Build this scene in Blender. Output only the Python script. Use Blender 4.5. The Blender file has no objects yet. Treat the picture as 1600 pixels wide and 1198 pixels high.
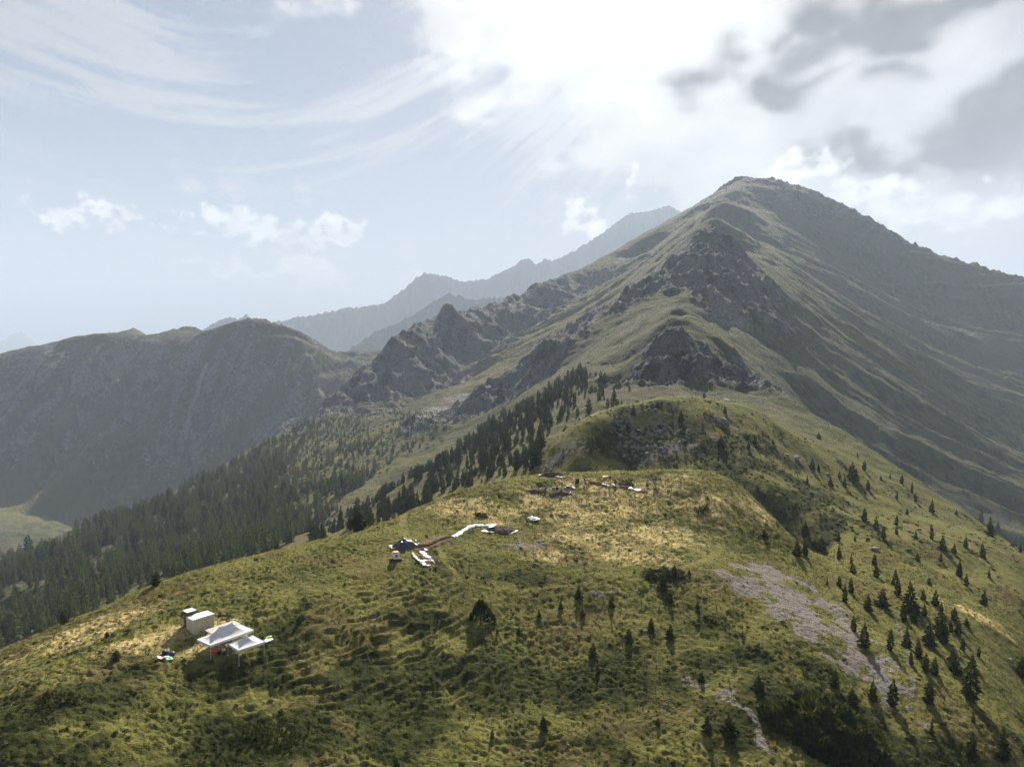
import bpy, bmesh, math, random
import numpy as np
from mathutils import Vector, Matrix

R = math.radians
scene = bpy.context.scene
COL = scene.collection

# ---------------------------------------------------------------- camera
F_PX, PITCH, CAM_Z = 1142.0, R(3.5), 60.0          # drone camera, metres; photo is 1600 x 1198
cam_data = bpy.data.cameras.new('camera')
cam_data.sensor_width = 36.0
cam_data.lens = 36.0 * F_PX / 1600.0
cam_data.clip_start, cam_data.clip_end = 1.0, 60000.0
cam = bpy.data.objects.new('camera', cam_data); COL.objects.link(cam)
cam.location = (0, 0, CAM_Z)
cam.rotation_euler = (R(90) - PITCH, 0, 0)
scene.camera = cam

# ---------------------------------------------------------------- light
SUN_AZ, SUN_EL = R(8.5), R(30.0)
sun_dir = Vector((math.sin(SUN_AZ)*math.cos(SUN_EL), math.cos(SUN_AZ)*math.cos(SUN_EL), math.sin(SUN_EL)))
sd = bpy.data.lights.new('sun', 'SUN'); sd.energy = 5.0; sd.angle = R(0.53); sd.color = (1.0, 0.91, 0.75)
sun = bpy.data.objects.new('sun', sd); COL.objects.link(sun)
sun.rotation_euler = (-sun_dir).to_track_quat('-Z', 'Y').to_euler()
sun.location = (300, 2000, 1500)

vs = scene.view_settings
vs.view_transform = 'Standard'; vs.look = 'None'; vs.gamma = 1.0; vs.use_curve_mapping = False
vs.exposure = 1.85
scene.cycles.use_denoising = True
scene.cycles.denoiser = 'OPENIMAGEDENOISE'
scene.cycles.denoising_prefilter = 'NONE'
scene.cycles.denoising_input_passes = 'RGB_ALBEDO_NORMAL'
scene.cycles.denoising_quality = 'HIGH'
scene.cycles.use_adaptive_sampling = True
scene.cycles.adaptive_threshold = 0.02
scene.cycles.adaptive_min_samples = 24
scene.cycles.max_bounces = 4
scene.cycles.diffuse_bounces = 2
scene.cycles.volume_bounces = 0
scene.cycles.transparent_max_bounces = 8
scene.cycles.volume_step_rate = 1.0

# ---------------------------------------------------------------- node helper
class NT:
    """small expression helper round a node tree"""
    def __init__(self, tree):
        self.t = tree; self.n = tree.nodes; self.l = tree.links
    def new(self, kind, **kw):
        nd = self.n.new(kind)
        for k, v in kw.items(): setattr(nd, k, v)
        return nd
    def put(self, sock, v):
        if v is None: return
        if isinstance(v, bpy.types.NodeSocket): self.l.new(v, sock)
        else:
            if isinstance(v, tuple) and len(v) == 3 and sock.type == 'RGBA': v = (*v, 1.0)
            sock.default_value = v
    def m(self, op, a, b=None, c=None, clamp=False):
        nd = self.new('ShaderNodeMath', operation=op, use_clamp=clamp)
        for s, v in zip(nd.inputs, (a, b, c)): self.put(s, v)
        return nd.outputs[0]
    def add(self, a, b): return self.m('ADD', a, b)
    def sub(self, a, b): return self.m('SUBTRACT', a, b)
    def mul(self, a, b): return self.m('MULTIPLY', a, b)
    def div(self, a, b): return self.m('DIVIDE', a, b)
    def ss(self, a, lo, hi, tlo=0.0, thi=1.0):
        nd = self.new('ShaderNodeMapRange', interpolation_type='SMOOTHSTEP', clamp=True)
        for s, v in zip(nd.inputs, (a, lo, hi, tlo, thi)): self.put(s, v)
        return nd.outputs[0]
    def lin(self, a, lo, hi, tlo=0.0, thi=1.0):
        nd = self.new('ShaderNodeMapRange', clamp=True)
        for s, v in zip(nd.inputs, (a, lo, hi, tlo, thi)): self.put(s, v)
        return nd.outputs[0]
    def mix(self, f, a, b, mode='MIX'):
        nd = self.new('ShaderNodeMix', data_type='RGBA', blend_type=mode, clamp_factor=True)
        self.put(nd.inputs[0], f); self.put(nd.inputs[6], a); self.put(nd.inputs[7], b)
        return nd.outputs[2]
    def noise(self, vec, scale, detail=4.0, rough=0.55, dist=0.0, dims='3D', out=0):
        nd = self.new('ShaderNodeTexNoise', noise_dimensions=dims)
        if vec is not None: self.l.new(vec, nd.inputs['Vector'])
        nd.inputs['Scale'].default_value = scale; nd.inputs['Detail'].default_value = detail
        nd.inputs['Roughness'].default_value = rough; nd.inputs['Distortion'].default_value = dist
        return nd.outputs[out]
    def comb(self, x, y, z):
        nd = self.new('ShaderNodeCombineXYZ')
        for s, v in zip(nd.inputs, (x, y, z)): self.put(s, v)
        return nd.outputs[0]
    def sep(self, v):
        nd = self.new('ShaderNodeSeparateXYZ'); self.l.new(v, nd.inputs[0]); return nd.outputs
    def attr(self, name, kind='GEOMETRY', out='Fac'):
        nd = self.new('ShaderNodeAttribute', attribute_name=name, attribute_type=kind); return nd.outputs[out]
    def vmath(self, op, a, b=None):
        nd = self.new('ShaderNodeVectorMath', operation=op)
        self.put(nd.inputs[0], a)
        if b is not None: self.put(nd.inputs[1], b)
        return nd.outputs['Value'] if op in ('DOT_PRODUCT', 'LENGTH') else nd.outputs[0]

def new_mat(name):
    m = bpy.data.materials.new(name); m.use_nodes = True
    m.node_tree.nodes.clear()
    t = NT(m.node_tree)
    out = t.new('ShaderNodeOutputMaterial'); b = t.new('ShaderNodeBsdfPrincipled')
    t.l.new(b.outputs[0], out.inputs['Surface'])
    b.inputs['Roughness'].default_value = 0.9
    b.inputs['Specular IOR Level'].default_value = 0.2
    return m, t, b

# ---------------------------------------------------------------- picture point -> place
CP, SP = math.cos(PITCH), math.sin(PITCH)
def ray(px, py):
    a, b = (px-800)/F_PX, (599-py)/F_PX
    return a, CP + b*SP, b*CP - SP
def at(px, py, r):
    """the point r metres away (measured level) that the camera sees at photo pixel px, py"""
    x, y, z = ray(px, py); k = r/math.hypot(x, y)
    return Vector((x*k, y*k, CAM_Z + z*k))
def az_of(px, py=560.0):
    x, y, z = ray(px, py); return math.atan2(x, y)
# ---------------------------------------------------------------- noise
_rng = np.random.RandomState(7)
_perm = np.tile(_rng.permutation(256), 2).astype(np.int32)
_ga = _rng.rand(256)*2*np.pi
_gx, _gy = np.cos(_ga).astype(np.float32), np.sin(_ga).astype(np.float32)
def pn(x, y):
    x = np.asarray(x, np.float32); y = np.asarray(y, np.float32)
    xi = np.floor(x); yi = np.floor(y); fx = x-xi; fy = y-yi
    xi = xi.astype(np.int32) & 255; yi = yi.astype(np.int32) & 255
    u = fx*fx*fx*(fx*(fx*6-15)+10); v = fy*fy*fy*(fy*(fy*6-15)+10)
    a = _perm[xi]; b = _perm[xi+1]
    def g(h, dx, dy): return _gx[h]*dx + _gy[h]*dy
    n00 = g(_perm[a+yi], fx, fy); n10 = g(_perm[b+yi], fx-1, fy)
    n01 = g(_perm[a+yi+1], fx, fy-1); n11 = g(_perm[b+yi+1], fx-1, fy-1)
    return (n00*(1-u)+n10*u)*(1-v) + (n01*(1-u)+n11*u)*v
def fbm(x, y, oc=5, gain=0.5, lac=2.03, off=0.0):
    s = 0; a = 1.0; f = 1.0
    for i in range(oc):
        s = s + a*pn(x*f+off+17.3*i, y*f-off+9.1*i); a *= gain; f *= lac
    return s
def ridged(x, y, oc=5, gain=0.5, lac=2.03, off=0.0):
    s = 0; a = 1.0; f = 1.0; wgt = 1.0
    for i in range(oc):
        n = 1.0-np.abs(pn(x*f+off+17.3*i, y*f-off+9.1*i))*2.0
        n = np.clip(n, 0, 1)**2
        s = s + a*n*wgt; wgt = np.clip(n*1.6, 0, 1); a *= gain; f *= lac
    return s
def sstep(x, a, b):
    t = np.clip((x-a)/(b-a), 0, 1); return t*t*(3-2*t)

# ---------------------------------------------------------------- sky: Nishita plus a computed cloud layer (cirrus veil, broken deck round the sun, fair-weather cumulus)
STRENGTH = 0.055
world = bpy.data.worlds.new('World'); scene.world = world; world.use_nodes = True
world.cycles.sampling_method = 'MANUAL'; world.cycles.sample_map_resolution = 512
w = NT(world.node_tree); w.n.clear()
wo = w.new('ShaderNodeOutputWorld'); bg = w.new('ShaderNodeBackground')
w.l.new(bg.outputs[0], wo.inputs[0]); bg.inputs[1].default_value = STRENGTH
sky = w.new('ShaderNodeTexSky', sky_type='NISHITA', sun_disc=False, sun_elevation=SUN_EL, sun_rotation=SUN_AZ,
            altitude=2300.0, air_density=1.0, dust_density=1.5, ozone_density=1.0)
EL_P = 0.62
def make_clouds(nx=3200, ny=470):
    DISP = STRENGTH*2**vs.exposure                              # cloud values below are in picture units
    A = ((np.arange(nx)+0.5)/nx-0.5)*360; E = 90*((np.arange(ny)+0.5)/ny)**(1/EL_P)
    E, A = np.meshgrid(E.astype(np.float32), A.astype(np.float32), indexing='ij')
    ea, aa = np.radians(E), np.radians(A)
    dz = np.sin(ea); dx = np.cos(ea)*np.sin(aa); dy = np.cos(ea)*np.cos(aa)
    ang = np.degrees(np.arccos(np.clip(dx*sun_dir.x+dy*sun_dir.y+dz*sun_dir.z, -1, 1)))
    glow = np.exp(-(ang/15)**1.4); wide = np.exp(-(ang/48)**2); low = np.exp(-np.maximum(E, 0)/6.5)
    U, W_ = dx/(dz+0.12), dy/(dz+0.12)
    rgb = np.zeros((ny, nx, 3), np.float32); al = np.zeros((ny, nx), np.float32)
    def over(a, lum, tint=(1, 1, 1)):
        nonlocal rgb, al
        rgb = rgb*(1-a[..., None]) + (a*lum)[..., None]*np.array(tint, np.float32); al = al*(1-a) + a
    k = 57.3/F_PX
    def blobs(items, A_, E_):
        s = 0
        for px, py, rx, ry in items:
            x, y, z = ray(px, py); a0 = math.degrees(math.atan2(x, y)); e0 = math.degrees(math.atan2(z, math.hypot(x, y)))
            d = ((A_-a0)/(rx*k))**2 + ((E_-e0)/(ry*k))**2; s = s + np.exp(-d)
        return s
    # even veil
    over(np.clip(0.66+0.28*glow+0.34*low, 0, 0.98), 0.125+0.18*wide+0.40*glow+0.80*low, (0.97, 0.985, 1.005))
    # cirrus: long curved streaks
    wq = fbm(A/26, E/16, 3, off=3.3)
    q = E - np.where(A > -20, 36, 13)*(1-np.cos(2*np.radians(A+20))) + 1.5*wq
    st = fbm((A+4*wq)*0.055, q*0.55, 3, gain=0.6, off=1.1) + 0.6*(1-0.8*np.minimum(1, glow*1.6))*fbm((A+q*0.4)*0.10+0.3*wq, q*2.3, 5, gain=0.66, off=7.7)
    patch = fbm(A/17, E/9, 2, off=12.5)
    cm = sstep(st+0.55*patch+0.10, 0.02, 0.75)*(0.35+0.65*sstep(E, 5, 15))
    over(0.70*cm, 0.42+0.44*wide+0.6*glow+0.35*low, (0.97, 1.0, 1.025))
    # broken bright deck near the sun
    n1 = fbm(A/7.0, E/4.2, 6, gain=0.56, off=21.0); n2 = fbm(A/22, E/12, 3, off=31.0)
    m = blobs([(820,-40,200,110),(760,30,70,40),(1000,110,190,90),(1130,220,170,75),(1330,200,260,110),(1560,260,200,90),(1420,330,110,36),(1340,60,260,120),(1900,150,400,170)], A+2.5*n2, E+1.5*n2)
    elsewhere = 0.8*sstep(n2+0.2*fbm(A/60, E/30, 2, off=40.0), 0.12, 0.45)*sstep(E, 24, 34)
    dk = sstep(np.maximum(m, elsewhere)*1.35+0.9*n1-0.28, 0.05, 0.72)
    over(0.90*dk, 0.52+0.40*wide+0.70*glow+0.26*n1, (1.0, 0.995, 0.99))
    # soft grey undersides
    sA, sE = A+6*fbm(A/11, E/7, 3, off=50.0), E+2.6*fbm(A/11, E/7, 3, off=60.0)
    g = blobs([(1225,45,80,30),(1310,85,80,22),(1150,135,60,26),(1200,175,75,22),(1320,220,95,18),(1420,245,80,16),(1470,5,90,22),(1570,150,50,26),(1560,225,95,36),(1330,130,60,12),(1900,110,200,60),(1800,260,160,40),(1700,-60,180,50)], sA, sE)
    gm_ = sstep(g*(0.85+0.95*fbm(A/5, E/3.2, 4, off=70.0))+0.14*n1, 0.10, 1.0)
    over(0.92*gm_, 0.17+0.12*n1+0.04*wide, (1.0, 0.985, 0.99))
    # fair-weather cumulus
    cA, cE = A+3.0*fbm(A/2.2, E/1.6, 5, gain=0.6, off=80.0), E+1.9*fbm(A/2.2, E/1.6, 5, gain=0.6, off=90.0)
    c = blobs([(360,342,34,20),(400,356,34,17),(440,372,26,11),(516,366,36,17),(540,352,12,10),(92,332,26,10),(120,340,18,8),(165,334,24,11),(215,338,9,5),(263,348,11,5),(350,420,40,10),(405,426,50,10),(450,414,30,13),(495,420,34,16),(520,440,10,20),(470,464,18,8),(575,462,20,8),(905,340,24,24),(925,362,26,16),(1002,281,20,12),(1425,325,60,26),(1345,300,40,20),(1480,350,40,14),(1570,322,40,14),(1240,262,60,20),(640,445,40,8)], cA, cE)
    cm2 = sstep(c, 0.16, 0.95)
    over(0.93*cm2, 1.25+0.35*fbm(A/1.8, E/1.2, 4, off=95.0)+0.8*glow, (1.0, 1.0, 1.0))
    al[E < 0.3] = np.maximum(al[E < 0.3], 0.9)
    img = bpy.data.images.new('cloud_layer', nx, ny, alpha=True, float_buffer=True)
    img.colorspace_settings.name = 'Non-Color'; img.alpha_mode = 'CHANNEL_PACKED'
    img.pixels.foreach_set(np.dstack([rgb/DISP, al]).astype(np.float32).ravel()); img.update()
    return img
tc = w.new('ShaderNodeTexCoord'); dx_, dy_, dz_ = w.sep(tc.outputs['Generated'])
uu = w.add(w.mul(w.m('ARCTAN2', dx_, dy_), 1/(2*math.pi)), 0.5)
vv = w.m('POWER', w.m('MAXIMUM', w.mul(w.m('ARCSINE', dz_), 2/math.pi), 0.0005), EL_P)
ci = w.new('ShaderNodeTexImage', image=make_clouds(), interpolation='Cubic', extension='EXTEND')
w.l.new(w.comb(uu, vv, 0.0), ci.inputs[0])
skyc = w.mix(ci.outputs['Alpha'], sky.outputs[0], (0, 0, 0))
w.l.new(w.mix(1.0, skyc, ci.outputs['Color'], 'ADD'), bg.inputs[0])
# ---------------------------------------------------------------- what the ground does: points read off the photograph with a distance
CTRL = []
def addc(az, r, z): CTRL.append((az, math.log(r), (z-CAM_Z)/r))
def deep(px, r):
    """the high ground lies further back than first read"""
    t = min(1, max(0, (px-560)/340)); k = 1+0.38*t*t*(3-2*t)
    return r if r < 1000 else 1000+(r-1000)*k
def V(px, py, r):
    p = at(px, py, deep(px, r)); addc(math.atan2(p.x, p.y), math.hypot(p.x, p.y), p.z)
def Hd(px, r, z): addc(az_of(px), deep(px, r), z + CAM_Z)       # hidden ground, z relative to the camera
def L(*pts, step=28):
    for (a, b) in zip(pts[:-1], pts[1:]):
        n = max(1, int(math.hypot(b[0]-a[0], b[1]-a[1])/step))
        for i in range(n):
            t = i/n; V(a[0]+(b[0]-a[0])*t, a[1]+(b[1]-a[1])*t, a[2]*(b[2]/a[2])**t)
    V(*pts[-1])

# foreground hill
for p in [(0,1198,83),(200,1198,80),(400,1198,78),(600,1198,78),(800,1198,79),(1000,1198,80),(1200,1198,84),(1400,1198,94),(1600,1198,109),
          (0,1110,95),(200,1100,90),(400,1100,87.5),(600,1100,89),(800,1100,90),(1000,1100,91),(1200,1100,94.5),(1400,1100,107),(1600,1100,132),
          (0,1045,113),(120,1030,104),(300,1010,101),(360,1030,97),(500,1000,101),(650,1000,103),(800,1000,104.5),(950,1000,105.5),(1100,1000,107.5),(1250,1000,112.5),(1400,1000,129),(1500,1000,143),(1600,1000,165),
          (150,985,116),(300,980,106),(400,930,114),(550,900,119),(660,875,124),(800,900,121),(950,900,122),(1100,900,125),(1200,900,134),(1300,900,152),(1400,900,176),(1500,920,196),(1600,930,225),
          (560,860,129),(700,835,135),(780,830,138),(900,820,143),(1000,820,145),(1100,830,146),(1180,840,150),(1250,850,170),(1320,850,196),(1420,850,226),(1520,860,255),
          (800,790,150),(880,765,158),(1000,760,162),(1100,770,160),(1170,790,160),(1215,815,164)]: V(*p)
L((-60,1042,128),(0,1014,128),(120,968,127),(250,908,131),(380,871,135),(560,831,143),(640,802,150),(720,767,158),(800,746,165),(870,738,170),(960,735,173),(1050,732,174),(1100,738,173),(1150,755,171))
# behind the hill's left edge: the ground drops away into the forest
for px, r, z in [(-60,175,-78),(0,175,-76),(120,175,-76),(250,175,-72),(380,178,-68),(560,182,-60),(640,188,-57),(720,195,-54),(800,203,-51),(-60,230,-100),(100,230,-98),(250,230,-95),(420,235,-90),(560,238,-80),(680,240,-72),(780,245,-62)]: Hd(px, r, z)
# saddle behind it, knoll with the stony patch
for p in [(880,733,240),(960,728,243),(1040,722,246),(1110,728,244),(1170,752,234)]: V(*p)
for px, r, z in [(870,204,-52),(960,208,-53),(1050,210,-53),(1110,207,-55),(1165,200,-58),(1200,196,-60),(1245,198,-63)]: Hd(px, r, z)
L((878,726,244),(900,695,250),(940,660,262),(985,632,277),(1040,620,290),(1090,622,296),(1140,632,303),(1180,640,310))
for p in [(960,690,256),(1000,680,260),(1050,670,266),(1100,680,262),(1150,690,265),(1200,700,275),(1200,745,243),(1300,750,290),(1300,700,345),(1250,660,400),(1400,780,300),(1380,730,360),(1450,800,310),(1520,830,300),(1250,800,228),(1350,810,255),(1450,880,222)]: V(*p)
L((1185,585,520),(1250,630,480),(1330,682,432),(1450,764,372),(1530,815,340),(1600,862,312),(1680,915,290))
for px, r, z in [(1040,370,-38),(1000,355,-40),(960,330,-44),(1090,390,-38)]: Hd(px, r, z)
# behind the right-hand edge: hollow
for px, r, z in [(1200,600,-60),(1270,570,-80),(1350,530,-105),(1450,480,-120),(1600,400,-130),(1700,380,-140),(1350,700,-130),(1500,620,-170),(1650,540,-190)]: Hd(px, r, z)
# crag above the knoll
L((1040,606,455),(1100,618,462),(1170,606,480))
L((1030,575,512),(1040,545,528),(1062,517,545),(1090,532,548),(1120,565,535),(1165,590,520))
L((1062,515,556),(1050,498,640),(1060,485,720))
for p in [(1000,600,500),(960,600,520),(1000,560,600),(960,570,620),(1030,530,590),(1100,520,620),(1150,545,620)]: V(*p)
# wooded left flank
for p in [(870,700,310),(800,740,300),(700,790,290),(600,820,285),(480,860,290),(900,650,400),(840,660,420),(780,690,410),(700,735,390),(620,785,365),(540,825,350),(440,850,350),
          (930,590,540),(880,610,540),(830,640,500),(760,680,470),(700,712,440),(640,752,410),(560,800,385),(470,835,375),(980,530,700),(920,560,680),(870,590,640)]: V(*p)
for px, r, z in [(560,440,-108),(640,470,-98),(700,500,-92),(760,550,-88),(480,430,-118)]: Hd(px, r, z)
# meadow hollow and the forest beyond
for p in [(640,712,640),(600,735,590),(540,775,540),(680,690,690),(720,650,780)]: V(*p)
for p in [(0,1000,330),(100,970,345),(200,920,370),(300,890,400),(400,850,450),(0,930,470),(100,900,500),(200,870,530),(300,830,570),(400,790,600),(480,760,620),(540,730,680),(600,690,760),(640,660,850),
          (100,850,650),(200,820,680),(300,780,730),(400,730,800),(480,690,880),(560,670,900),(520,660,980)]: V(*p)
L((-60,900,720),(0,876,750),(100,838,810),(250,780,910),(350,726,1000),(430,684,1060),(500,645,1110))
# valley floor, then the left-hand mountain
for px, r, z in [(-60,1000,-295),(0,1000,-295),(100,1050,-300),(250,1130,-295),(350,1200,-280),(430,1260,-255),(500,1300,-230)]: Hd(px, r, z)
for p in [(0,835,1330),(0,800,1480),(50,815,1400),(-60,800,1480)]: V(*p)
for px, r, z in [(-60,1640,-305),(60,1560,-305),(200,1450,-302),(330,1430,-295),(430,1450,-275),(520,1480,-245)]: Hd(px, r, z)
MASSIF = [(-80,566,2100),(0,553,2080),(60,540,2060),(100,530,2040),(160,522,2010),(200,527,1990),(250,527,1970),(292,531,1950),(330,517,1920),(370,510,1900),(400,508,1890),(440,512,1890),(470,520,1900),(510,545,1920),(560,568,1950)]
L(*MASSIF, step=20)
for px, r, z in [(-80,2500,-200),(100,2450,-160),(250,2400,-140),(400,2350,-110),(500,2400,-150),(560,2450,-150)]: Hd(px, r, z)
L((528,560,1990),(560,552,2200),(620,550,2500))
for p in [(200,600,1850),(60,620,1880),(300,600,1800),(400,590,1770),(470,590,1760),(120,700,1680),(260,690,1630),(380,650,1660),(20,700,1740),(180,770,1530),(300,740,1520),(60,760,1600)]: V(*p)
# rock rib with pinnacle, ridge up to the summit
RIBE = [(500,648,1115),(525,618,1140),(560,585,1180),(590,558,1220),(605,546,1240),(622,526,1265),(640,512,1290),(660,508,1320),(684,500,1350),(693,492,1360),(700,480,1365),(707,490,1370),(720,490,1390),(745,484,1430),(775,475,1480),(800,464,1530),(835,450,1580),(870,436,1640),(920,415,1730),(960,392,1800),(1010,362,1890),(1060,336,1970),(1100,312,2030),(1130,294,2070)]
L(*RIBE, step=18)
RIGHT_SKY = [(1130,294,2070),(1148,280,2100),(1165,276,2110),(1190,281,2110),(1210,280,2110),(1240,290,2100),(1275,300,2090),(1310,318,2080),(1345,338,2060),(1385,357,2040),(1420,377,2020),(1470,396,2000),(1505,405,1990),(1545,424,1970),(1580,432,1950),(1640,440,1930),(1720,470,1900)]
L(*RIGHT_SKY, step=20)
for px, py, r in RIBE[::3]: 
    p = at(px, py, deep(px, r*1.18)); Hd(px, r*1.18, p.z-CAM_Z-110)
for px, py, r in RIGHT_SKY[::3]:
    p = at(px, py, deep(px, r*1.15)); Hd(px, r*1.15, p.z-CAM_Z-170)
for p in [(540,640,1080),(600,632,1090),(660,618,1130),(700,592,1190),(740,560,1270),(800,528,1370),(860,490,1480),(930,445,1610),(1000,400,1750)]: V(*p)
for p in [(640,640,960),(690,645,880),(720,620,950),(700,640,870),(760,600,980),(800,570,1040),(760,575,1130),(820,540,1180),(880,500,1280),(950,450,1420),(1000,420,1520),(1050,380,1680)]: V(*p)
# rock rib from the upper crag down to the left
L((735,645,800),(745,620,830),(780,590,860),(840,545,900),(900,505,940),(960,468,980),(1010,440,1010),(1050,412,1040),(1085,380,1080),(1105,366,1110),(1130,385,1090))
L((740,660,775),(800,630,760),(850,590,790),(910,550,820),(970,510,850),(1020,490,830),(1050,480,800))
for px, r, z in [(800,930,-75),(860,985,-40),(920,1030,-5),(980,1080,40),(1040,1130,85)]: Hd(px, r, z)
# upper crag face and the flank to its right
for p in [(1060,440,960),(1110,440,960),(1150,450,940),(1100,500,820),(1160,520,830),(1200,480,900),(1180,560,740),(1220,560,800),(1120,520,760)]: V(*p)
L((1108,362,1130),(1115,340,1400),(1130,318,1700),(1150,296,1960))
for p in [(1200,420,1200),(1250,460,1150),(1300,500,1120),(1350,560,1050),(1400,600,1030),(1450,650,990),(1500,700,940),(1550,740,900),(1600,790,850),(1250,540,950),(1300,600,880),(1350,650,820),(1400,700,770),
          (1180,350,1650),(1220,390,1580),(1280,440,1500),(1350,490,1440),(1420,540,1380),(1500,600,1320),(1600,680,1250),
          (1220,320,1950),(1280,360,1900),(1340,420,1800),(1420,460,1740),(1500,510,1680),(1600,560,1620),(1700,640,1540),(1450,420,1880),(1530,460,1820),(1600,480,1800),(1700,760,1200),(1700,860,820)]: V(*p)
for px, r, z in [(0,63,-49),(400,60,-51),(800,59,-52),(1200,61,-55),(1600,67,-61),(-200,100,-48),(1800,110,-68),(800,40,-58),(0,42,-55),(1600,42,-67)]: Hd(px, r, z)
# margins left and right of the picture, and beyond the ridges
for px, r, z in [(-300,130,-60),(-300,220,-105),(-300,400,-170),(-300,700,-230),(-300,1000,-290),(-300,1500,-300),(-300,1700,-300),(-300,2100,-60),(-300,2500,-200),
                 (1950,150,-95),(1950,250,-120),(1950,400,-170),(1950,700,-230),(1950,1200,-180),(1950,1900,60),(1950,2300,-60),
                 (-100,3400,-350),(200,3400,-330),(500,3400,-300),(800,3000,-150),(1100,3000,0),(1400,3000,-100),(1700,3000,-250),(1950,3000,-250),(-300,3400,-350)]: Hd(px, r, z)

C_ = np.array(CTRL)
_, _ui = np.unique(np.round(C_[:, :2], 3), axis=0, return_index=True)
C_ = C_[np.sort(_ui)]
def fit(kern, lam, aff=True):
    n = len(C_); D = np.hypot(C_[:,None,0]-C_[None,:,0], C_[:,None,1]-C_[None,:,1])
    A = np.zeros((n+3, n+3)); A[:n,:n] = kern(D) + lam*np.eye(n)
    P = np.c_[np.ones(n), C_[:,:2]]; A[:n,n:] = P; A[n:,:n] = P.T
    return np.linalg.solve(A, np.r_[C_[:,2], 0, 0, 0])
k_tps = lambda d: d*d*np.log(d+1e-9)
k_lin = lambda d: -np.sqrt(d*d+0.006**2)
W_tps, W_lin = fit(k_tps, 2e-5), fit(k_lin, -4e-4)
def ev(kern, W, a, s):
    out = np.empty(a.shape)
    for i in range(0, a.size, 4000):
        aa, ss_ = a.flat[i:i+4000], s.flat[i:i+4000]
        D = np.hypot(aa[:,None]-C_[None,:,0], ss_[:,None]-C_[None,:,1])
        out.flat[i:i+4000] = kern(D)@W[:-3] + W[-3] + W[-2]*aa + W[-1]*ss_
    return out
# coarse table in (azimuth, log distance), read back bicubically
A0, A1, S0, S1 = R(-62), R(62), math.log(30.0), math.log(4400.0)
NA_, NS_ = 420, 480
_ag, _sg = np.meshgrid(np.linspace(A0, A1, NA_), np.linspace(S0, S1, NS_), indexing='ij')
_near = _sg < math.log(420); _far = _sg > math.log(230)
_tp = np.zeros_like(_ag); _ln = np.zeros_like(_ag)
_agc = np.clip(_ag, R(-44), R(44))
_tp[_near] = ev(k_tps, W_tps, _agc[_near], _sg[_near]); _ln[_far] = ev(k_lin, W_lin, _agc[_far], _sg[_far])
_bl = sstep(_sg, math.log(240), math.log(400))
TAB = (_tp*(1-_bl) + _ln*_bl).astype(np.float32)
def cub(t):
    return (-0.5*t**3+t**2-0.5*t, 1.5*t**3-2.5*t**2+1, -1.5*t**3+2*t**2+0.5*t, 0.5*t**3-0.5*t**2)
def base_h(x, y):
    """smooth ground height (camera-relative) at x, y"""
    x = np.asarray(x, float); y = np.asarray(y, float)
    r = np.maximum(np.hypot(x, y), 31.0); a = np.clip(np.arctan2(x, y), A0+1e-3, A1-1e-3); s = np.clip(np.log(r), S0, S1-1e-4)
    u = (a-A0)/(A1-A0)*(NA_-1); v = (s-S0)/(S1-S0)*(NS_-1)
    i = np.clip(np.floor(u).astype(int), 1, NA_-3); j = np.clip(np.floor(v).astype(int), 1, NS_-3)
    cu, cv = cub(u-i), cub(v-j); o = 0
    for p in range(4):
        for q in range(4): o = o + cu[p]*cv[q]*TAB[i+p-1, j+q-1]
    return o*r
def polyline(pts): return np.array([tuple(at(p[0], p[1], deep(p[0], p[2])).xy) for p in pts])
def dist_poly(x, y, P):
    d = np.full(np.shape(x), 1e9)
    for a, b in zip(P[:-1], P[1:]):
        e = b-a; t = np.clip(((x-a[0])*e[0]+(y-a[1])*e[1])/(e@e), 0, 1)
        d = np.minimum(d, np.hypot(x-a[0]-t*e[0], y-a[1]-t*e[1]))
    return d
CREST = polyline([(1040,620,372),(1062,515,556),(1060,485,720),(1105,366,1110),(1115,340,1400),(1130,318,1700),(1165,276,2110)])
def crest_x(y): return np.interp(y, CREST[:,1], CREST[:,0])
RIBE_P, MASSIF_P, SKY_P = polyline(RIBE), polyline(MASSIF), polyline(RIGHT_SKY)
RIBD_P = polyline([(735,645,800),(780,590,860),(840,545,900),(900,505,940),(960,468,980),(1010,440,1010),(1050,412,1040),(1105,366,1110),(1140,400,1060),(1150,470,930)])
CRAG_P = polyline([(1030,580,505),(1040,555,520),(1062,530,540),(1095,545,540),(1130,575,525),(1165,592,510)])
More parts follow.
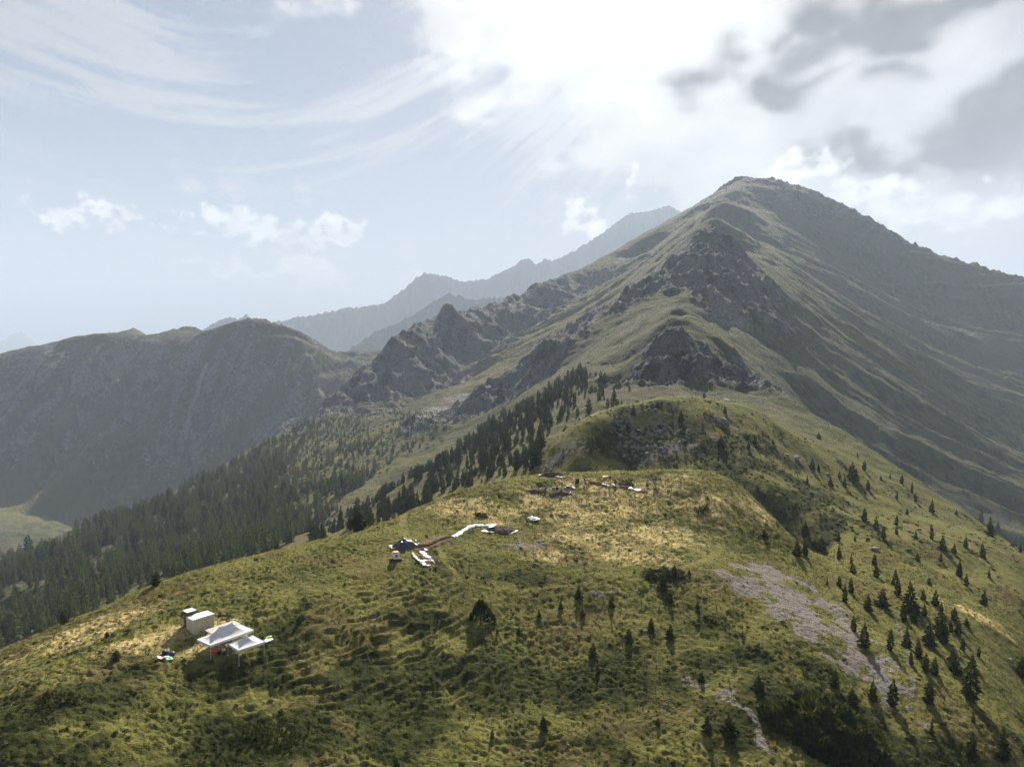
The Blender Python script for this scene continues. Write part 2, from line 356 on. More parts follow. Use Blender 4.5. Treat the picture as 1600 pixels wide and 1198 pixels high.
def ground_fields(x, y, fine=True):
    """height and surface masks at world x, y"""
    r = np.hypot(x, y); h = base_h(x, y).astype(np.float32)
    x = x.astype(np.float32); y = y.astype(np.float32)
    far = sstep(r, 260, 480)
    # downslope ribs on the right flank
    wx = fbm(x/220, y/220, 3); 
    dxr = x - crest_x(y)
    right = sstep(dxr, 20, 160)*sstep(y, 430, 640)*(1-sstep(np.hypot(x, y), 2440, 2580))
    c = y + 0.25*x + 26*wx + 11*fbm(x/75, y/75, 3, off=33.)
    rib = (0.5+0.9*fbm(c/95, x/1500, 2, off=3.1))*34 + ridged(c/62, x/560, 3, off=8.8)*8 + ridged(c/21, x/260, 2, off=1.8)*2.4
    h = h + (right*sstep(dxr, 20, 420)*(rib-22)).astype(np.float32)
    # left flank of the summit ridge
    left = sstep(-dxr, 10, 120)*sstep(y, 900, 1200)*(1-sstep(r, 2200, 2450))*(x > -700)
    dE = dist_poly(x, y, RIBE_P)
    c2 = y - 0.35*x + 30*wx
    h = h + left*sstep(dE, 15, 150)*((ridged(c2/120, x/900, 3, off=1.7)-0.8)*11)
    # left mountain: gullies towards us
    mass = sstep(-x, 250, 520)*sstep(y, 1150, 1350)*(1-sstep(r, 2050, 2130))
    dM = dist_poly(x, y, MASSIF_P)
    c3 = x + 40*wx - 0.1*y
    h = h + mass*sstep(dM, 5, 140)*((ridged(c3/150, y/800, 4, off=5.0)-0.75)*34 + (ridged(c3/48, y/380, 3, off=2.0)-0.75)*11)
    # rock: broken relief along the ribs and crags
    dD = dist_poly(x, y, RIBD_P); dC = dist_poly(x, y, CRAG_P)
    nz = fbm(x/70, y/70, 4, off=2.0)
    rockE = (1-sstep(dE+50*nz, 95, 175))*(1-sstep(r, 1750, 2050))*sstep(r, 900, 1100)
    rockD = 1-sstep(dD+45*nz, 40, 95)
    rockC = 1-sstep(dC+10*nz, 22, 40)
    rockM = (1-sstep(dM+80*nz, 260, 440))*sstep(-x, 250, 500)*(y < 2150)
    rock = np.clip(np.maximum.reduce([rockE, rockD, rockC, 0.75*rockM*mass]), 0, 1)
    h = h + rockE*((ridged(x/130, y/130, 3, off=4.4)-0.62)*9 + (ridged(x/30, y/42, 4, off=1.4)-0.62)*4.5)
    h = h + rockD*((ridged(x/90, y/90, 3, off=6.4)-0.62)*10 + (ridged(x/20, y/28, 4, off=3.4)-0.62)*3.6)
    h = h + rockC*((ridged(x/40, y/40, 3, off=9.4)-0.62)*4.5 + (ridged(x/8, y/11, 4, off=5.4)-0.62)*1.7)
    # skyline blocks near the summit
    dS = dist_poly(x, y, SKY_P)
    sk = (1-sstep(dS, 10, 70))
    h = h + sk*(ridged(x/45, y/45, 4, off=2.2)-0.8)*10
    # general unevenness, growing with distance
    h = h + far*(fbm(x/90, y/90, 6, gain=0.52, off=0.7)*7.0)
    mid = sstep(r, 170, 240)*(1-far)
    h = h + sstep(r, 180, 240)*(fbm(x/14, y/14, 4, off=5.7)*0.9)
    return dict(gul=ridged(c3/60, y/420, 4, off=2.0), crack_shade=ridged(x/26, y/38, 4, off=7.0), h=h, r=r, far=far, right=right, rock=rock, rockE=rockE, rockD=rockD, rockC=rockC, rockM=rockM, mass=mass, left=left, dE=dE, dD=dD, dM=dM, dS=dS, dxr=dxr, wx=wx, nz=nz)
# ---------------------------------------------------------------- the ground as one sheet, cut where one landform ends
COLS = np.r_[np.linspace(R(-180), R(-50), 14), np.linspace(R(-48), R(-40), 12), np.linspace(R(-39.9), R(39.9), 860), np.linspace(R(40), R(48), 12), np.linspace(R(50), R(180), 14)]
ROWS = np.exp(np.r_[np.linspace(math.log(2), math.log(44), 8), np.linspace(math.log(46), math.log(61), 40), np.linspace(math.log(61.3), math.log(200), 400), np.linspace(math.log(201.2), math.log(428), 130), np.linspace(math.log(430), math.log(1500), 390), np.linspace(math.log(1505), math.log(2680), 170), np.linspace(math.log(2700), math.log(3000), 8), np.linspace(math.log(3050), math.log(4000), 8)])
NC, NR = len(COLS), len(ROWS)
_a, _r = np.meshgrid(COLS, ROWS, indexing='ij')
GX, GY = np.sin(_a)*_r, np.cos(_a)*_r
G = ground_fields(GX, GY)
GZ = G['h'] + CAM_Z
def mesh_from(name, verts, quads, mats, attrs=None, smooth=True):
    me = bpy.data.meshes.new(name)
    me.vertices.add(len(verts)); me.vertices.foreach_set('co', np.ascontiguousarray(verts, np.float32).ravel())
    q = np.ascontiguousarray(quads, np.int32); k = q.shape[1]
    me.loops.add(q.size); me.loops.foreach_set('vertex_index', q.ravel())
    me.polygons.add(len(q)); me.polygons.foreach_set('loop_start', np.arange(0, q.size, k, dtype=np.int32))
    me.polygons.foreach_set('loop_total', np.full(len(q), k, np.int32))
    if smooth: me.polygons.foreach_set('use_smooth', np.ones(len(q), bool))
    me.update(calc_edges=True)
    for an, av in (attrs or {}).items():
        t = me.attributes.new(an, 'FLOAT', 'POINT'); t.data.foreach_set('value', np.ascontiguousarray(av, np.float32).ravel())
    for m in mats: me.materials.append(m)
    return me
def link(name, data, parent=None, **props):
    o = bpy.data.objects.new(name, data); COL.objects.link(o)
    if parent: o.parent = parent
    for k, v in props.items(): o[k] = v
    return o
# ---------------------------------------------------------------- ground material, driven by what grows or lies where, some sun and shade painted in
gm, t, b = new_mat('alpine_ground')
geo = t.new('ShaderNodeNewGeometry'); POS = geo.outputs['Position']
rock_a, scree_a, dry_a, soil_a, shrub_a, far_a, path_sun_a, n_mid, n_big = (t.attr(k) for k in ('rock', 'scree', 'dry', 'soil', 'shrub', 'far', 'path', 'tone', 'tone2'))
n_sm = t.noise(POS, 0.55, 5.0, 0.68); n_rk = t.noise(POS, 0.14, 7.0, 0.7)
n_fine = t.noise(POS, 5.0, 2.0, 0.6)
lo = lambda v, k: t.mul(t.sub(v, 0.5), k)
grass = t.mix(t.ss(n_mid, 0.2, 0.85), (0.042, 0.049, 0.013), (0.108, 0.105, 0.030))
grass = t.mix(t.ss(n_sm, 0.36, 0.66), grass, t.mix(n_fine, (0.056, 0.060, 0.016), (0.168, 0.155, 0.052)))
dryc = t.mix(t.ss(n_sm, 0.3, 0.7), (0.20, 0.162, 0.065), (0.40, 0.325, 0.150))
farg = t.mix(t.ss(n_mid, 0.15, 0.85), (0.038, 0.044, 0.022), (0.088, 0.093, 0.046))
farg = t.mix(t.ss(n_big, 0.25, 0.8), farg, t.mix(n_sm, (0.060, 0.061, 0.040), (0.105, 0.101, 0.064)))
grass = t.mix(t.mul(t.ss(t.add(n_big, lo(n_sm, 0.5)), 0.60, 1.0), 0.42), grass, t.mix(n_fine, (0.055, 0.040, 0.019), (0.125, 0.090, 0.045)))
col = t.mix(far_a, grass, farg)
col = t.mix(t.ss(t.add(dry_a, t.add(lo(n_sm, 1.3), lo(n_fine, 0.5))), 0.22, 0.95), col, dryc)
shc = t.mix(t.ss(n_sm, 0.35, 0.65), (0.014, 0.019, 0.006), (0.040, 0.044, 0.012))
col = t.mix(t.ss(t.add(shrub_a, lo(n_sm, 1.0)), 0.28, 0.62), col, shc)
col = t.mix(t.mul(path_sun_a, t.ss(n_sm, 0.25, 0.6, 0.25, 0.85)), col, t.mix(n_fine, (0.115, 0.112, 0.030), (0.20, 0.17, 0.06)))  # trodden paths, plus the sun painted onto far meadow slopes
stone = t.mix(t.ss(n_rk, 0.32, 0.68), (0.062, 0.063, 0.065), (0.18, 0.181, 0.184))
crack_shade = t.attr('crack_shade')
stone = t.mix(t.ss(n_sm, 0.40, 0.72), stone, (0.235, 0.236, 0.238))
stone = t.mix(t.ss(t.add(crack_shade, lo(n_rk, 0.8)), 0.15, 0.75), t.mix(0.75, stone, (0.035, 0.035, 0.034)), stone)  # cracks darkened, facets left pale: relief shading painted into the crag colour
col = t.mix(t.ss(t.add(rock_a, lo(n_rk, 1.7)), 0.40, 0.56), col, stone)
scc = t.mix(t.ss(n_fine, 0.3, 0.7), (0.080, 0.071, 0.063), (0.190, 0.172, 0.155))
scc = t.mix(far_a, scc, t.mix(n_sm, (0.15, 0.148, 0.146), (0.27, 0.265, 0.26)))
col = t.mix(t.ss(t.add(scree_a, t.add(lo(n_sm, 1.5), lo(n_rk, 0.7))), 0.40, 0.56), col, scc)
soc = t.mix(t.ss(n_sm, 0.3, 0.7), (0.075, 0.056, 0.036), (0.165, 0.127, 0.082))
col = t.mix(t.ss(t.add(soil_a, lo(n_sm, 0.9)), 0.42, 0.64), col, soc)
t.l.new(col, b.inputs['Base Color'])
b.inputs['Roughness'].default_value = 1.0; b.inputs['Specular IOR Level'].default_value = 0.03
bump = t.new('ShaderNodeBump'); bump.inputs['Strength'].default_value = 1.0; bump.inputs['Distance'].default_value = 1.0
hgt = t.add(t.mul(n_sm, t.add(0.55, t.mul(far_a, 1.4))), t.mul(n_rk, t.add(t.mul(far_a, 3.0), t.mul(rock_a, 12.0))))
t.l.new(hgt, bump.inputs['Height']); t.l.new(bump.outputs[0], b.inputs['Normal'])
# ---------------------------------------------------------------- reading the ground: height lookup, picture point -> ground, sight lines
_lr = np.log(ROWS)
def gz(x, y):
    x = np.atleast_1d(np.asarray(x, float)); y = np.atleast_1d(np.asarray(y, float))
    a = np.arctan2(x, y); s = np.log(np.maximum(np.hypot(x, y), 2.01))
    i = np.clip(np.searchsorted(COLS, a)-1, 0, NC-2); j = np.clip(np.searchsorted(_lr, s)-1, 0, NR-2)
    u = np.clip((a-COLS[i])/(COLS[i+1]-COLS[i]), 0, 1); v = np.clip((s-_lr[j])/(_lr[j+1]-_lr[j]), 0, 1)
    return GZ[i,j]*(1-u)*(1-v)+GZ[i+1,j]*u*(1-v)+GZ[i,j+1]*(1-u)*v+GZ[i+1,j+1]*u*v
def ground(x, y): return float(gz(x, y)[0])
_rs = np.exp(np.linspace(math.log(46), math.log(3000), 2700))
def hit(px, py):
    """where the sight line through photo pixel px, py first meets the ground"""
    x, y, z = ray(px, py); k = _rs/math.hypot(x, y)
    below = CAM_Z + z*k < gz(x*k, y*k)
    if not below.any(): return None
    i = int(np.argmax(below)); r = _rs[i] if i == 0 else 0.5*(_rs[i]+_rs[i-1])
    k = r/math.hypot(x, y); return Vector((x*k, y*k, ground(x*k, y*k)))
def rng_of(p): return math.hypot(p[0], p[1])
def project(x, y, z):
    dy = y*CP - (z-CAM_Z)*SP; dz = y*SP + (z-CAM_Z)*CP
    return 800+F_PX*x/dy, 599-F_PX*dz/dy
def visible(x, y, z):
    """is the point above the ground line seen from the camera (vectorised)"""
    out = np.ones(len(x), bool)
    for f in np.exp(np.linspace(math.log(0.08), math.log(0.985), 90)):
        rr = np.hypot(x, y)*f
        out &= (rr < 48) | (CAM_Z+(z-CAM_Z)*f > gz(x*f, y*f)-0.15)
    return out
def blobs_w(x, y, items):
    s = np.zeros(x.shape, np.float32)
    for px, py, rx, ry in items:
        p = hit(px, py)
        if p is None: continue
        a = math.atan2(p.x, p.y); ca, sa = math.cos(a), math.sin(a)
        dx, dy = x-p.x, y-p.y
        lat, dep = dx*ca-dy*sa, dx*sa+dy*ca
        s = np.maximum(s, np.exp(-(lat/rx)**2-(dep/ry)**2).astype(np.float32))
    return s
def line_w(x, y, pts, width):
    P = np.array([tuple(hit(*p).xy) for p in pts]); return 1-sstep(dist_poly(x, y, P), width*0.5, width*1.3)
def in_poly(x, y, P):
    c = np.zeros(x.shape, bool); n = len(P)
    for i in range(n):
        x0, y0 = P[i]; x1, y1 = P[i-1]
        hitm = ((y0 > y) != (y1 > y)) & (x < (x1-x0)*(y-y0)/(y1-y0+1e-12)+x0); c ^= hitm
    return c
def poly_w(x, y, pts, soft):
    P = np.array([tuple(hit(*p).xy) for p in pts])
    d = dist_poly(x, y, np.vstack([P, P[:1]])); ins = in_poly(x, y, P)
    return np.where(ins, 0.5+0.5*sstep(d, 0, soft), 0.5-0.5*sstep(d, 0, soft))

# ---------------------------------------------------------------- foreground cover and hummocks
NEAR = slice(0, int(np.searchsorted(ROWS, 420)))
fx, fy = GX[:, NEAR].astype(np.float32), GY[:, NEAR].astype(np.float32); fr = _r[:, NEAR]
scree = np.zeros_like(GX); dry = np.zeros_like(GX); soil = np.zeros_like(GX); shrub = np.zeros_like(GX); path = np.zeros_like(GX)
SCREE_POLY = [(1112,892),(1150,866),(1195,878),(1262,906),(1335,962),(1398,1036),(1432,1098),(1405,1112),(1340,1062),(1280,1025),(1228,985),(1172,935),(1122,905)]
sc = poly_w(fx, fy, SCREE_POLY, 3.0)
sc = sc*(0.60+1.05*fbm(fx/4.5, fy/4.5, 4, off=2.2))
sc2 = np.maximum.reduce([line_w(fx, fy, [(1395,955),(1408,985),(1415,1010),(1422,1050),(1428,1075),(1418,1110)], 0.45), line_w(fx, fy, [(1080,1062),(1100,1072),(1130,1090),(1170,1110),(1185,1130),(1182,1160),(1205,1180)], 0.5)])
bare = blobs_w(fx, fy, [(1095,1068,2.6,1.6),(1135,1085,2.2,2.0),(1075,1060,1.5,1.0),(935,930,2.6,1.0),(960,925,1.2,0.8),(1190,1160,1.0,2.0),(30,1058,3.2,1.0),(1240,945,2.0,2.0),(1300,1030,2.5,1.5),(1440,1130,1.5,1.2)])
heap = blobs_w(fx, fy, [(820,852,4.4,3.6),(845,848,2.6,2.0),(790,858,2.4,1.4)])
scree[:, NEAR] = np.clip(np.maximum.reduce([sc, 0.52*sc2, 0.62*bare, 0.62*heap]), 0, 1)
# stony ground on the knoll behind and screes on the far side
mx, my = GX, GY
kn = blobs_w(mx, my, [(1010,680,22,24),(985,672,12,18),(1030,700,16,14),(1065,700,12,10),(1125,660,8,6),(880,705,20,8),(1245,715,4,3),(1150,670,5,3),(920,650,12,6)])
scree = np.maximum(scree, 0.50*kn)
scr_far = blobs_w(mx, my, [(690,640,60,50),(715,622,40,40),(660,650,50,36),(1500,515,90,26),(1460,510,60,26),(1130,480,34,80),(1150,500,30,40),(1200,500,12,14),(640,600,40,30),(900,500,40,60)])
gull = line_w(mx, my, [(322,570),(312,600),(298,640),(290,680)], 7)*0.62
gull = np.maximum(gull, line_w(mx, my, [(452,560),(445,590),(450,625)], 5)*0.5)
gull = np.maximum(gull, line_w(mx, my, [(378,570),(370,610),(345,650)], 4)*0.5)
scree = np.maximum(scree, np.maximum(0.55*scr_far, gull))
dryb = blobs_w(fx, fy, [(960,790,12,9),(900,800,9,9),(1000,770,9,6),(1020,835,11,7),(940,845,8,5),(880,840,6,4),(990,870,10,4),(170,975,9,5),(250,1000,8,4),(120,1000,9,4),(330,985,5,4),(310,1010,5,3),(1050,760,8,6),(860,870,5,3),(1540,968,9,3),(760,800,8,7),(1180,800,5,6),(850,780,8,7),(1100,790,8,7),(920,760,9,5),(720,790,8,6)])
sunlit_mead = np.maximum(blobs_w(mx, my, [(790,555,75,110),(860,505,75,120),(930,460,75,130),(740,590,70,80),(560,770,40,40),(630,725,40,40),(560,690,60,60),(620,665,60,40),(500,720,50,40),(30,800,160,120),(600,620,40,30),(1330,520,40,30),(1420,580,40,30)])*0.6, 0)  # far meadows and sunlit slopes: sunshine painted in as brighter grass colour
path = np.maximum(path, sunlit_mead)
dry[:, NEAR] = np.clip(dryb*(0.92+0.55*fbm(fx/5, fy/5, 3, off=4.0)) - 0.0, 0, 1)
pth = np.maximum.reduce([line_w(fx, fy, p, wd)*(0.42 if wd < 0.25 else 1.0) for p, wd in [([(682,850),(700,885),(722,903),(748,914),(780,922)],0.55),([(800,922),(860,917),(915,910)],0.35),([(850,800),(895,835),(925,858),(945,880)],0.7),([(1058,888),(1098,878),(1122,862),(1130,850)],0.8),
       ([(386,1062),(398,1092),(430,1125),(468,1160)],0.2),([(70,1192),(150,1145),(225,1108)],0.16),([(620,800),(632,830),(640,842)],0.8),([(1090,745),(1120,775),(1150,800),(1165,830)],0.5)]])
pth = pth*np.clip(0.75+0.9*fbm(fx/2.5, fy/2.5, 3, off=9.0), 0, 1)
path[:, NEAR] = np.maximum(pth, path[:, NEAR])
so = np.maximum(blobs_w(fx, fy, [(700,845,6,2.6),(660,868,5,1.6),(610,880,9,2),(560,890,8,2.2),(480,915,9,3),(880,768,6,3.0),(905,752,6,2.0),(960,762,8,2.4),(985,765,4,2),(862,770,3,2),(775,828,4.5,2.2),(345,1020,3,2.4),(360,1010,3,2)]), 0)
soil[:, NEAR] = so*np.where(fx < -12, 0.46, 0.6)
shr = fbm(fx/9, fy/9, 4, off=14.0)*0.9 + 0.36*sstep(-(fr-128), 2, 36) + 0.35*blobs_w(fx, fy, [(1300,1100,16,10),(420,1160,9,5),(90,1110,14,6),(800,1060,20,8),(620,1080,12,8),(830,905,7,3.5),(1090,900,7,5),(1200,960,9,5),(1100,1020,9,6)])
shr = shr - 0.42*sstep(fr, 118, 140)*(1-sstep(fr, 178, 200)) 
shr = shr + 0.66*blobs_w(fx, fy, [(1100,690,34,26),(1160,710,30,26),(1220,740,24,26),(1050,670,22,18),(1250,790,16,18),(980,700,20,14),(1290,810,16,18)])  # extra dark scrub on the knoll's near slope, its tone also painting the shade
shr = shr + 0.7*blobs_w(fx, fy, [(1040,900,4.5,1.8),(1095,820,2.8,1.6),(1075,800,2.4,1.4),(420,1150,6,2.5),(750,805,1.6,.9),(90,1095,4,2),(1000,858,4,1.2)])
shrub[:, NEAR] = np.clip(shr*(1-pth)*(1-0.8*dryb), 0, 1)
# hummocks: billowy, in steps across the slope
calm = np.clip(1-0.85*pth-0.7*so-0.5*np.clip(sc, 0, 1), 0.05, 1)*(1-sstep(fr, 200, 330))
hm_ = 1-np.abs(fbm(fx/1.7, fy/1.0, 3, gain=0.5, off=3.0))*2
ca, sa = math.cos(R(52)), math.sin(R(52))
wv_ = fbm(fx/7, fy/7, 2, off=8.0)
al_, ac_ = fx*ca+fy*sa, -fx*sa+fy*ca
stripes = (0.5+0.5*np.sin(6.2832*(ac_+2.2*wv_+0.6*fbm(fx/2.2, fy/2.2, 2, off=31.))/1.75))*(0.35+0.65*sstep(fbm(fx/5, fy/5, 2, off=41.), -.3, .2)) + 0.3*np.abs(pn(ac_/0.6, al_/2.0))
terr = blobs_w(fx, fy, [(560,1000,17,13),(620,960,12,9),(480,1060,12,8),(650,1050,12,8),(500,960,12,8)])
tuft = fbm(fx/0.75, fy/0.75, 2, off=5.5)
rough = 0.55 + 0.7*sstep(fbm(fx/16, fy/16, 2, off=77.), -0.25, 0.35)
GZ[:, NEAR] += calm*(fr > 46)*(1-sstep(np.abs(_a[:, NEAR]), R(40), R(44)))*(rough*(1-0.5*terr)*(0.27*(hm_-0.6) + 0.22*tuft) + 0.66*terr*(0.5-stripes) + 0.55*fbm(fx/8, fy/8, 2, off=66.))
# ---------------------------------------------------------------- masks and landforms
g_ = np.gradient(GZ, axis=1)/np.gradient(_r, axis=1), np.gradient(GZ, axis=0)/(np.gradient(_a, axis=0)*_r)
SLOPE = np.hypot(*g_)
rk = np.maximum(G['rock']*sstep(SLOPE, 0.12, 0.5), 0.8*sstep(SLOPE, 0.95, 1.4)*G['far']*(1-0.75*G['right']))
rk = np.where(G['mass'] > 0.3, np.minimum(rk, 0.12+0.38*G['gul']*(1-sstep(G['dM'], 250, 520))), rk)
rock = np.clip(rk, 0, 1)
high = sstep(GZ, 300, 480)*0.42*(_r > 1200) + 0.35*(1-sstep(G['dS'], 10, 120))
rock = np.clip(np.maximum(rock, high+0.25*G['nz']*(high > 0.1)), 0, 1)
far = G['far']
VV = np.stack([GX, GY, GZ], -1).reshape(-1, 3)
idx = np.arange(NC*NR).reshape(NC, NR)
QALL = np.stack([idx[:-1,:-1], idx[1:,:-1], idx[1:,1:], idx[:-1,1:]], -1)[:, :, ::-1]
ac, rc = _a[:-1,:-1], _r[:-1,:-1]
cls = np.full(ac.shape, 3)                                   # mountain
cls[(ac < az_of(560)) & (rc > 1200)] = 2                     # left-hand mountain
cls[(rc < 1200) & (ac < az_of(1000)) & (rc > 200) & (GX[:-1,:-1] < crest_x(GY[:-1,:-1])-25) & (ac < az_of(735)+0.3*(1-sstep(rc, 500, 780)))] = 1
cls[rc <= 215] = 0
tone = fbm(GX/11, GY/11, 4, off=1.5)+0.5; tone2 = np.where(_r < 300, fbm(GX/16, GY/16, 3, off=2.9)*1.3, fbm(GX/95, GY/95, 4, off=2.5))+0.5
ATT = dict(rock=rock, scree=scree, dry=dry, soil=soil, shrub=shrub, far=far, path=path, crack_shade=G['crack_shade'], tone=tone, tone2=tone2)

for k, nm in enumerate(['hill', 'valley', 'mountain_massif', 'mountain']):
    q = QALL[cls == k].reshape(-1, 4)
    used = np.unique(q); mp = np.full(NC*NR, -1); mp[used] = np.arange(len(used))
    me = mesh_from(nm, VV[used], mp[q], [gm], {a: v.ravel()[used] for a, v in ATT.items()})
    link(nm, me, kind='structure')

# far ranges: a crest with two falling sides
def far_range(name, pts, slope, depth, n_across, jag, mat, seed):
    az = np.array([az_of(p[0], p[1]) for p in pts]); zz = np.array([at(*p).z for p in pts]); rr = np.array([p[2] for p in pts])
    a = np.arange(az[0], az[-1], 0.0011); r0 = np.interp(a, az, rr); z0 = np.interp(a, az, zz)
    v = np.r_[-np.linspace(1, 0, n_across)**1.5, np.linspace(0, 1, 12)[1:]**1.3]
    A, Vv_ = np.meshgrid(a, v, indexing='ij'); RR = r0[:,None] + Vv_*depth
    X, Y = np.sin(A)*RR, np.cos(A)*RR; d = np.abs(Vv_)*depth
    Z = z0[:,None] - slope*d*(1+0.3*np.clip(1-d/depth*2, 0, 1))
    kx = jag*7
    Z = Z + (ridged(X/kx+seed, Y/(kx*3), 4)-0.75)*jag*sstep(d, 0, jag*4)*2.2 + (ridged(X/(jag*2.5)+seed, Y/(jag*2.5), 3)-0.75)*jag*0.55 + fbm(X/kx, Y/kx, 4, off=seed)*jag*0.5*sstep(d, 0, 100)
    n, mm = X.shape; ii = np.arange(n*mm).reshape(n, mm)
    q = np.stack([ii[:-1,:-1], ii[1:,:-1], ii[1:,1:], ii[:-1,1:]], -1).reshape(-1, 4)[:, ::-1]
    me = mesh_from(name, np.stack([X, Y, Z], -1).reshape(-1, 3), q, [mat], {'far': np.ones(n*mm), 'rock': np.full(n*mm, 0.55)+0.35*fbm(X/200, Y/200, 3).ravel()})
    return link(name, me, kind='structure')
far_range('mountain_ridge', [(470,600,4277),(530,556,4350),(580,522,4495),(620,505,4567),(660,484,4640),(690,462,4712),(700,457,4727),(712,461,4741),(740,468,4756),(790,464,4785),(810,474,4785),(850,505,4785),(920,560,4785)], 0.62, 1300, 40, 23, gm, 3.0)
far_range('mountain_range', [(150,590,6450),(285,530,6600),(320,514,6630),(345,500,6660),(360,496,6675),(372,499,6675),(386,491,6690),(394,502,6705),(430,503,6750),(455,497,6780),(500,490,6870),(545,480,6960),(560,481,6990),(600,474,7050),(630,452,7140),(650,434,7200),(662,427,7230),(700,432,7290),(720,440,7320),(760,436,7410),(800,418,7500),(815,406,7545),(826,404,7560),(838,414,7590),(850,405,7620),(862,408,7650),(890,396,7710),(930,372,7800),(960,350,7890),(985,333,7950),(1015,331,8025),(1045,320,8100),(1060,330,8130),(1100,345,8190),(1200,400,8250)], 0.6, 2300, 50, 25, gm, 11.0)
far_range('mountain_peak', [(-160,560,19550),(-60,548,19720),(0,535,19890),(18,523,20060),(34,519,20060),(48,530,20060),(66,545,20060),(90,552,20060),(120,549,20230),(180,556,20400),(300,575,20400)], 0.5, 4000, 30, 58, gm, 21.0)
_zs = [z for o in COL.objects if o.type == 'MESH' for z in (min(c[2] for c in o.bound_box), max(c[2] for c in o.bound_box))]
HAZE_LO, HAZE_HI = min(_zs)-1.0, max(_zs)+30.0
# ---------------------------------------------------------------- foliage materials
def leaf_mat(name, c0, c1, trans=0.28):
    m = bpy.data.materials.new(name); m.use_nodes = True; m.node_tree.nodes.clear(); t = NT(m.node_tree)
    out = t.new('ShaderNodeOutputMaterial'); d = t.new('ShaderNodeBsdfDiffuse'); tr = t.new('ShaderNodeBsdfTranslucent'); mx = t.new('ShaderNodeMixShader')
    oi = t.new('ShaderNodeObjectInfo'); at_ = t.attr('shade')
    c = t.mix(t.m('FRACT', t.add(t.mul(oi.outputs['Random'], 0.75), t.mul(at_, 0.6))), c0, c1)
    t.put(d.inputs[0], c); t.put(tr.inputs[0], t.mix(0.35, c, (0.16, 0.17, 0.03)))
    mx.inputs[0].default_value = trans
    t.l.new(d.outputs[0], mx.inputs[1]); t.l.new(tr.outputs[0], mx.inputs[2]); t.l.new(mx.outputs[0], out.inputs['Surface'])
    return m
M_spruce = leaf_mat('spruce_needles', (0.012, 0.020, 0.008), (0.038, 0.050, 0.017), 0.2)
M_pine = leaf_mat('pine_needles', (0.016, 0.026, 0.013), (0.040, 0.054, 0.024), 0.25)
M_larch = leaf_mat('larch_needles', (0.032, 0.048, 0.022), (0.105, 0.132, 0.060), 0.38)
M_shrub = leaf_mat('shrub_leaves', (0.016, 0.022, 0.007), (0.062, 0.066, 0.020), 0.25)
M_heath = leaf_mat('heath_leaves', (0.048, 0.052, 0.016), (0.142, 0.130, 0.045), 0.38)
M_straw = leaf_mat('dry_grass_blades', (0.18, 0.148, 0.056), (0.38, 0.31, 0.135), 0.38)
M_bark, t, b = new_mat('bark')
t.put(b.inputs['Base Color'], t.mix(t.noise(t.new('ShaderNodeTexCoord').outputs['Object'], 9.0, 4.0, 0.6), (0.05, 0.038, 0.028), (0.13, 0.10, 0.075)))

def tri_mesh(name, tris, mat, shade=None):
    v = np.array(tris, np.float32).reshape(-1, 3); f = np.arange(len(v)).reshape(-1, 3)
    me = mesh_from(name, v, f, [mat], smooth=False)
    if shade is not None:
        a = me.attributes.new('shade', 'FLOAT', 'POINT'); a.data.foreach_set('value', np.repeat(np.array(shade, np.float32), 3))
    return me
def conifer_crown(name, seed, mat, prof, wid, whorls=17, per=8, droop=0.25, low=0.06, ragged=0.18, fan=0.34):
    """unit-height crown: whorls of drooping, needle-fringed boughs"""
    rg = random.Random(seed); T, S = [], []
    for k in range(whorls):
        f = k/(whorls-1); h = low + (0.97-low)*f
        R_ = wid*prof(f)
        n = max(4, int(per*(0.55+0.6*(1-f))))
        ph = rg.random()*6.28
        for j in range(n):
            a = ph + 6.283*j/n + rg.uniform(-.3, .3); L_ = R_*rg.uniform(1-2*ragged, 1+ragged)
            hh = h + rg.uniform(-.02, .02); dr = droop*rg.uniform(.5, 1.3)
            ca, sa = math.cos(a), math.sin(a); sh = rg.random()
            def P(u, side, up=0.0): # along the bough
                wv = side*fan*L_
                return (ca*u*L_-sa*wv, sa*u*L_+ca*wv, hh - dr*L_*u*u + up)
            m1, m2, tip = P(.5, .5), P(.5, -.5), P(1.0, 0, 0.03*L_)
            root = P(0, 0, 0.02)
            T += [root, m1, P(.62, 0, .02), root, P(.62, 0, .02), m2, P(.42, .42, -.015), tip, P(.55, 0.0, .03), P(.42, -.42, -.015), P(.55, 0, .03), tip]
            S += [sh]*4
            # hanging fringe under the bough
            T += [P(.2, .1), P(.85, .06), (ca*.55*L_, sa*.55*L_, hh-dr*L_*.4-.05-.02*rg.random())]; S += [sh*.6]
    T += [(-.012, 0, .93), (.012, 0, .93), (0, 0, 1.0), (0, -.012, .93), (0, .012, .93), (0, 0, 1.0)]; S += [.5, .5]
    return tri_mesh(name, T, mat, S)
def taper(name, h, r0, r1, mat, n=6, bend=0.0, seed=0):
    rg = random.Random(seed); V_, F_ = [], []
    lv = 5
    for k in range(lv):
        f = k/(lv-1); r = r0+(r1-r0)*f; ox = bend*rg.uniform(-1, 1)*f
        for j in range(n): a = 6.283*j/n; V_.append((ox+r*math.cos(a), r*math.sin(a), h*f))
    for k in range(lv-1):
        for j in range(n): F_.append((k*n+j, k*n+(j+1) % n, (k+1)*n+(j+1) % n, (k+1)*n+j))
    return mesh_from(name, np.array(V_), np.array(F_), [mat])
cone_p = lambda f: (1-f)**0.85*(0.75+0.25*min(1, f*6))+0.01
full_p = lambda f: (1-f**2.2)**0.75*(0.62+0.38*min(1, f*5))+0.01
egg_p = lambda f: math.sqrt(max(0, 1-((f-.38)/.64)**2))*0.95+0.02
SPRUCE = [conifer_crown('spruce_crown', 10+i, M_spruce, pf, wd, 16, 9, .30, .03, .30) for i, (pf, wd) in enumerate(((cone_p, .25), (cone_p, .31), (full_p, .20), (cone_p, .36)))]
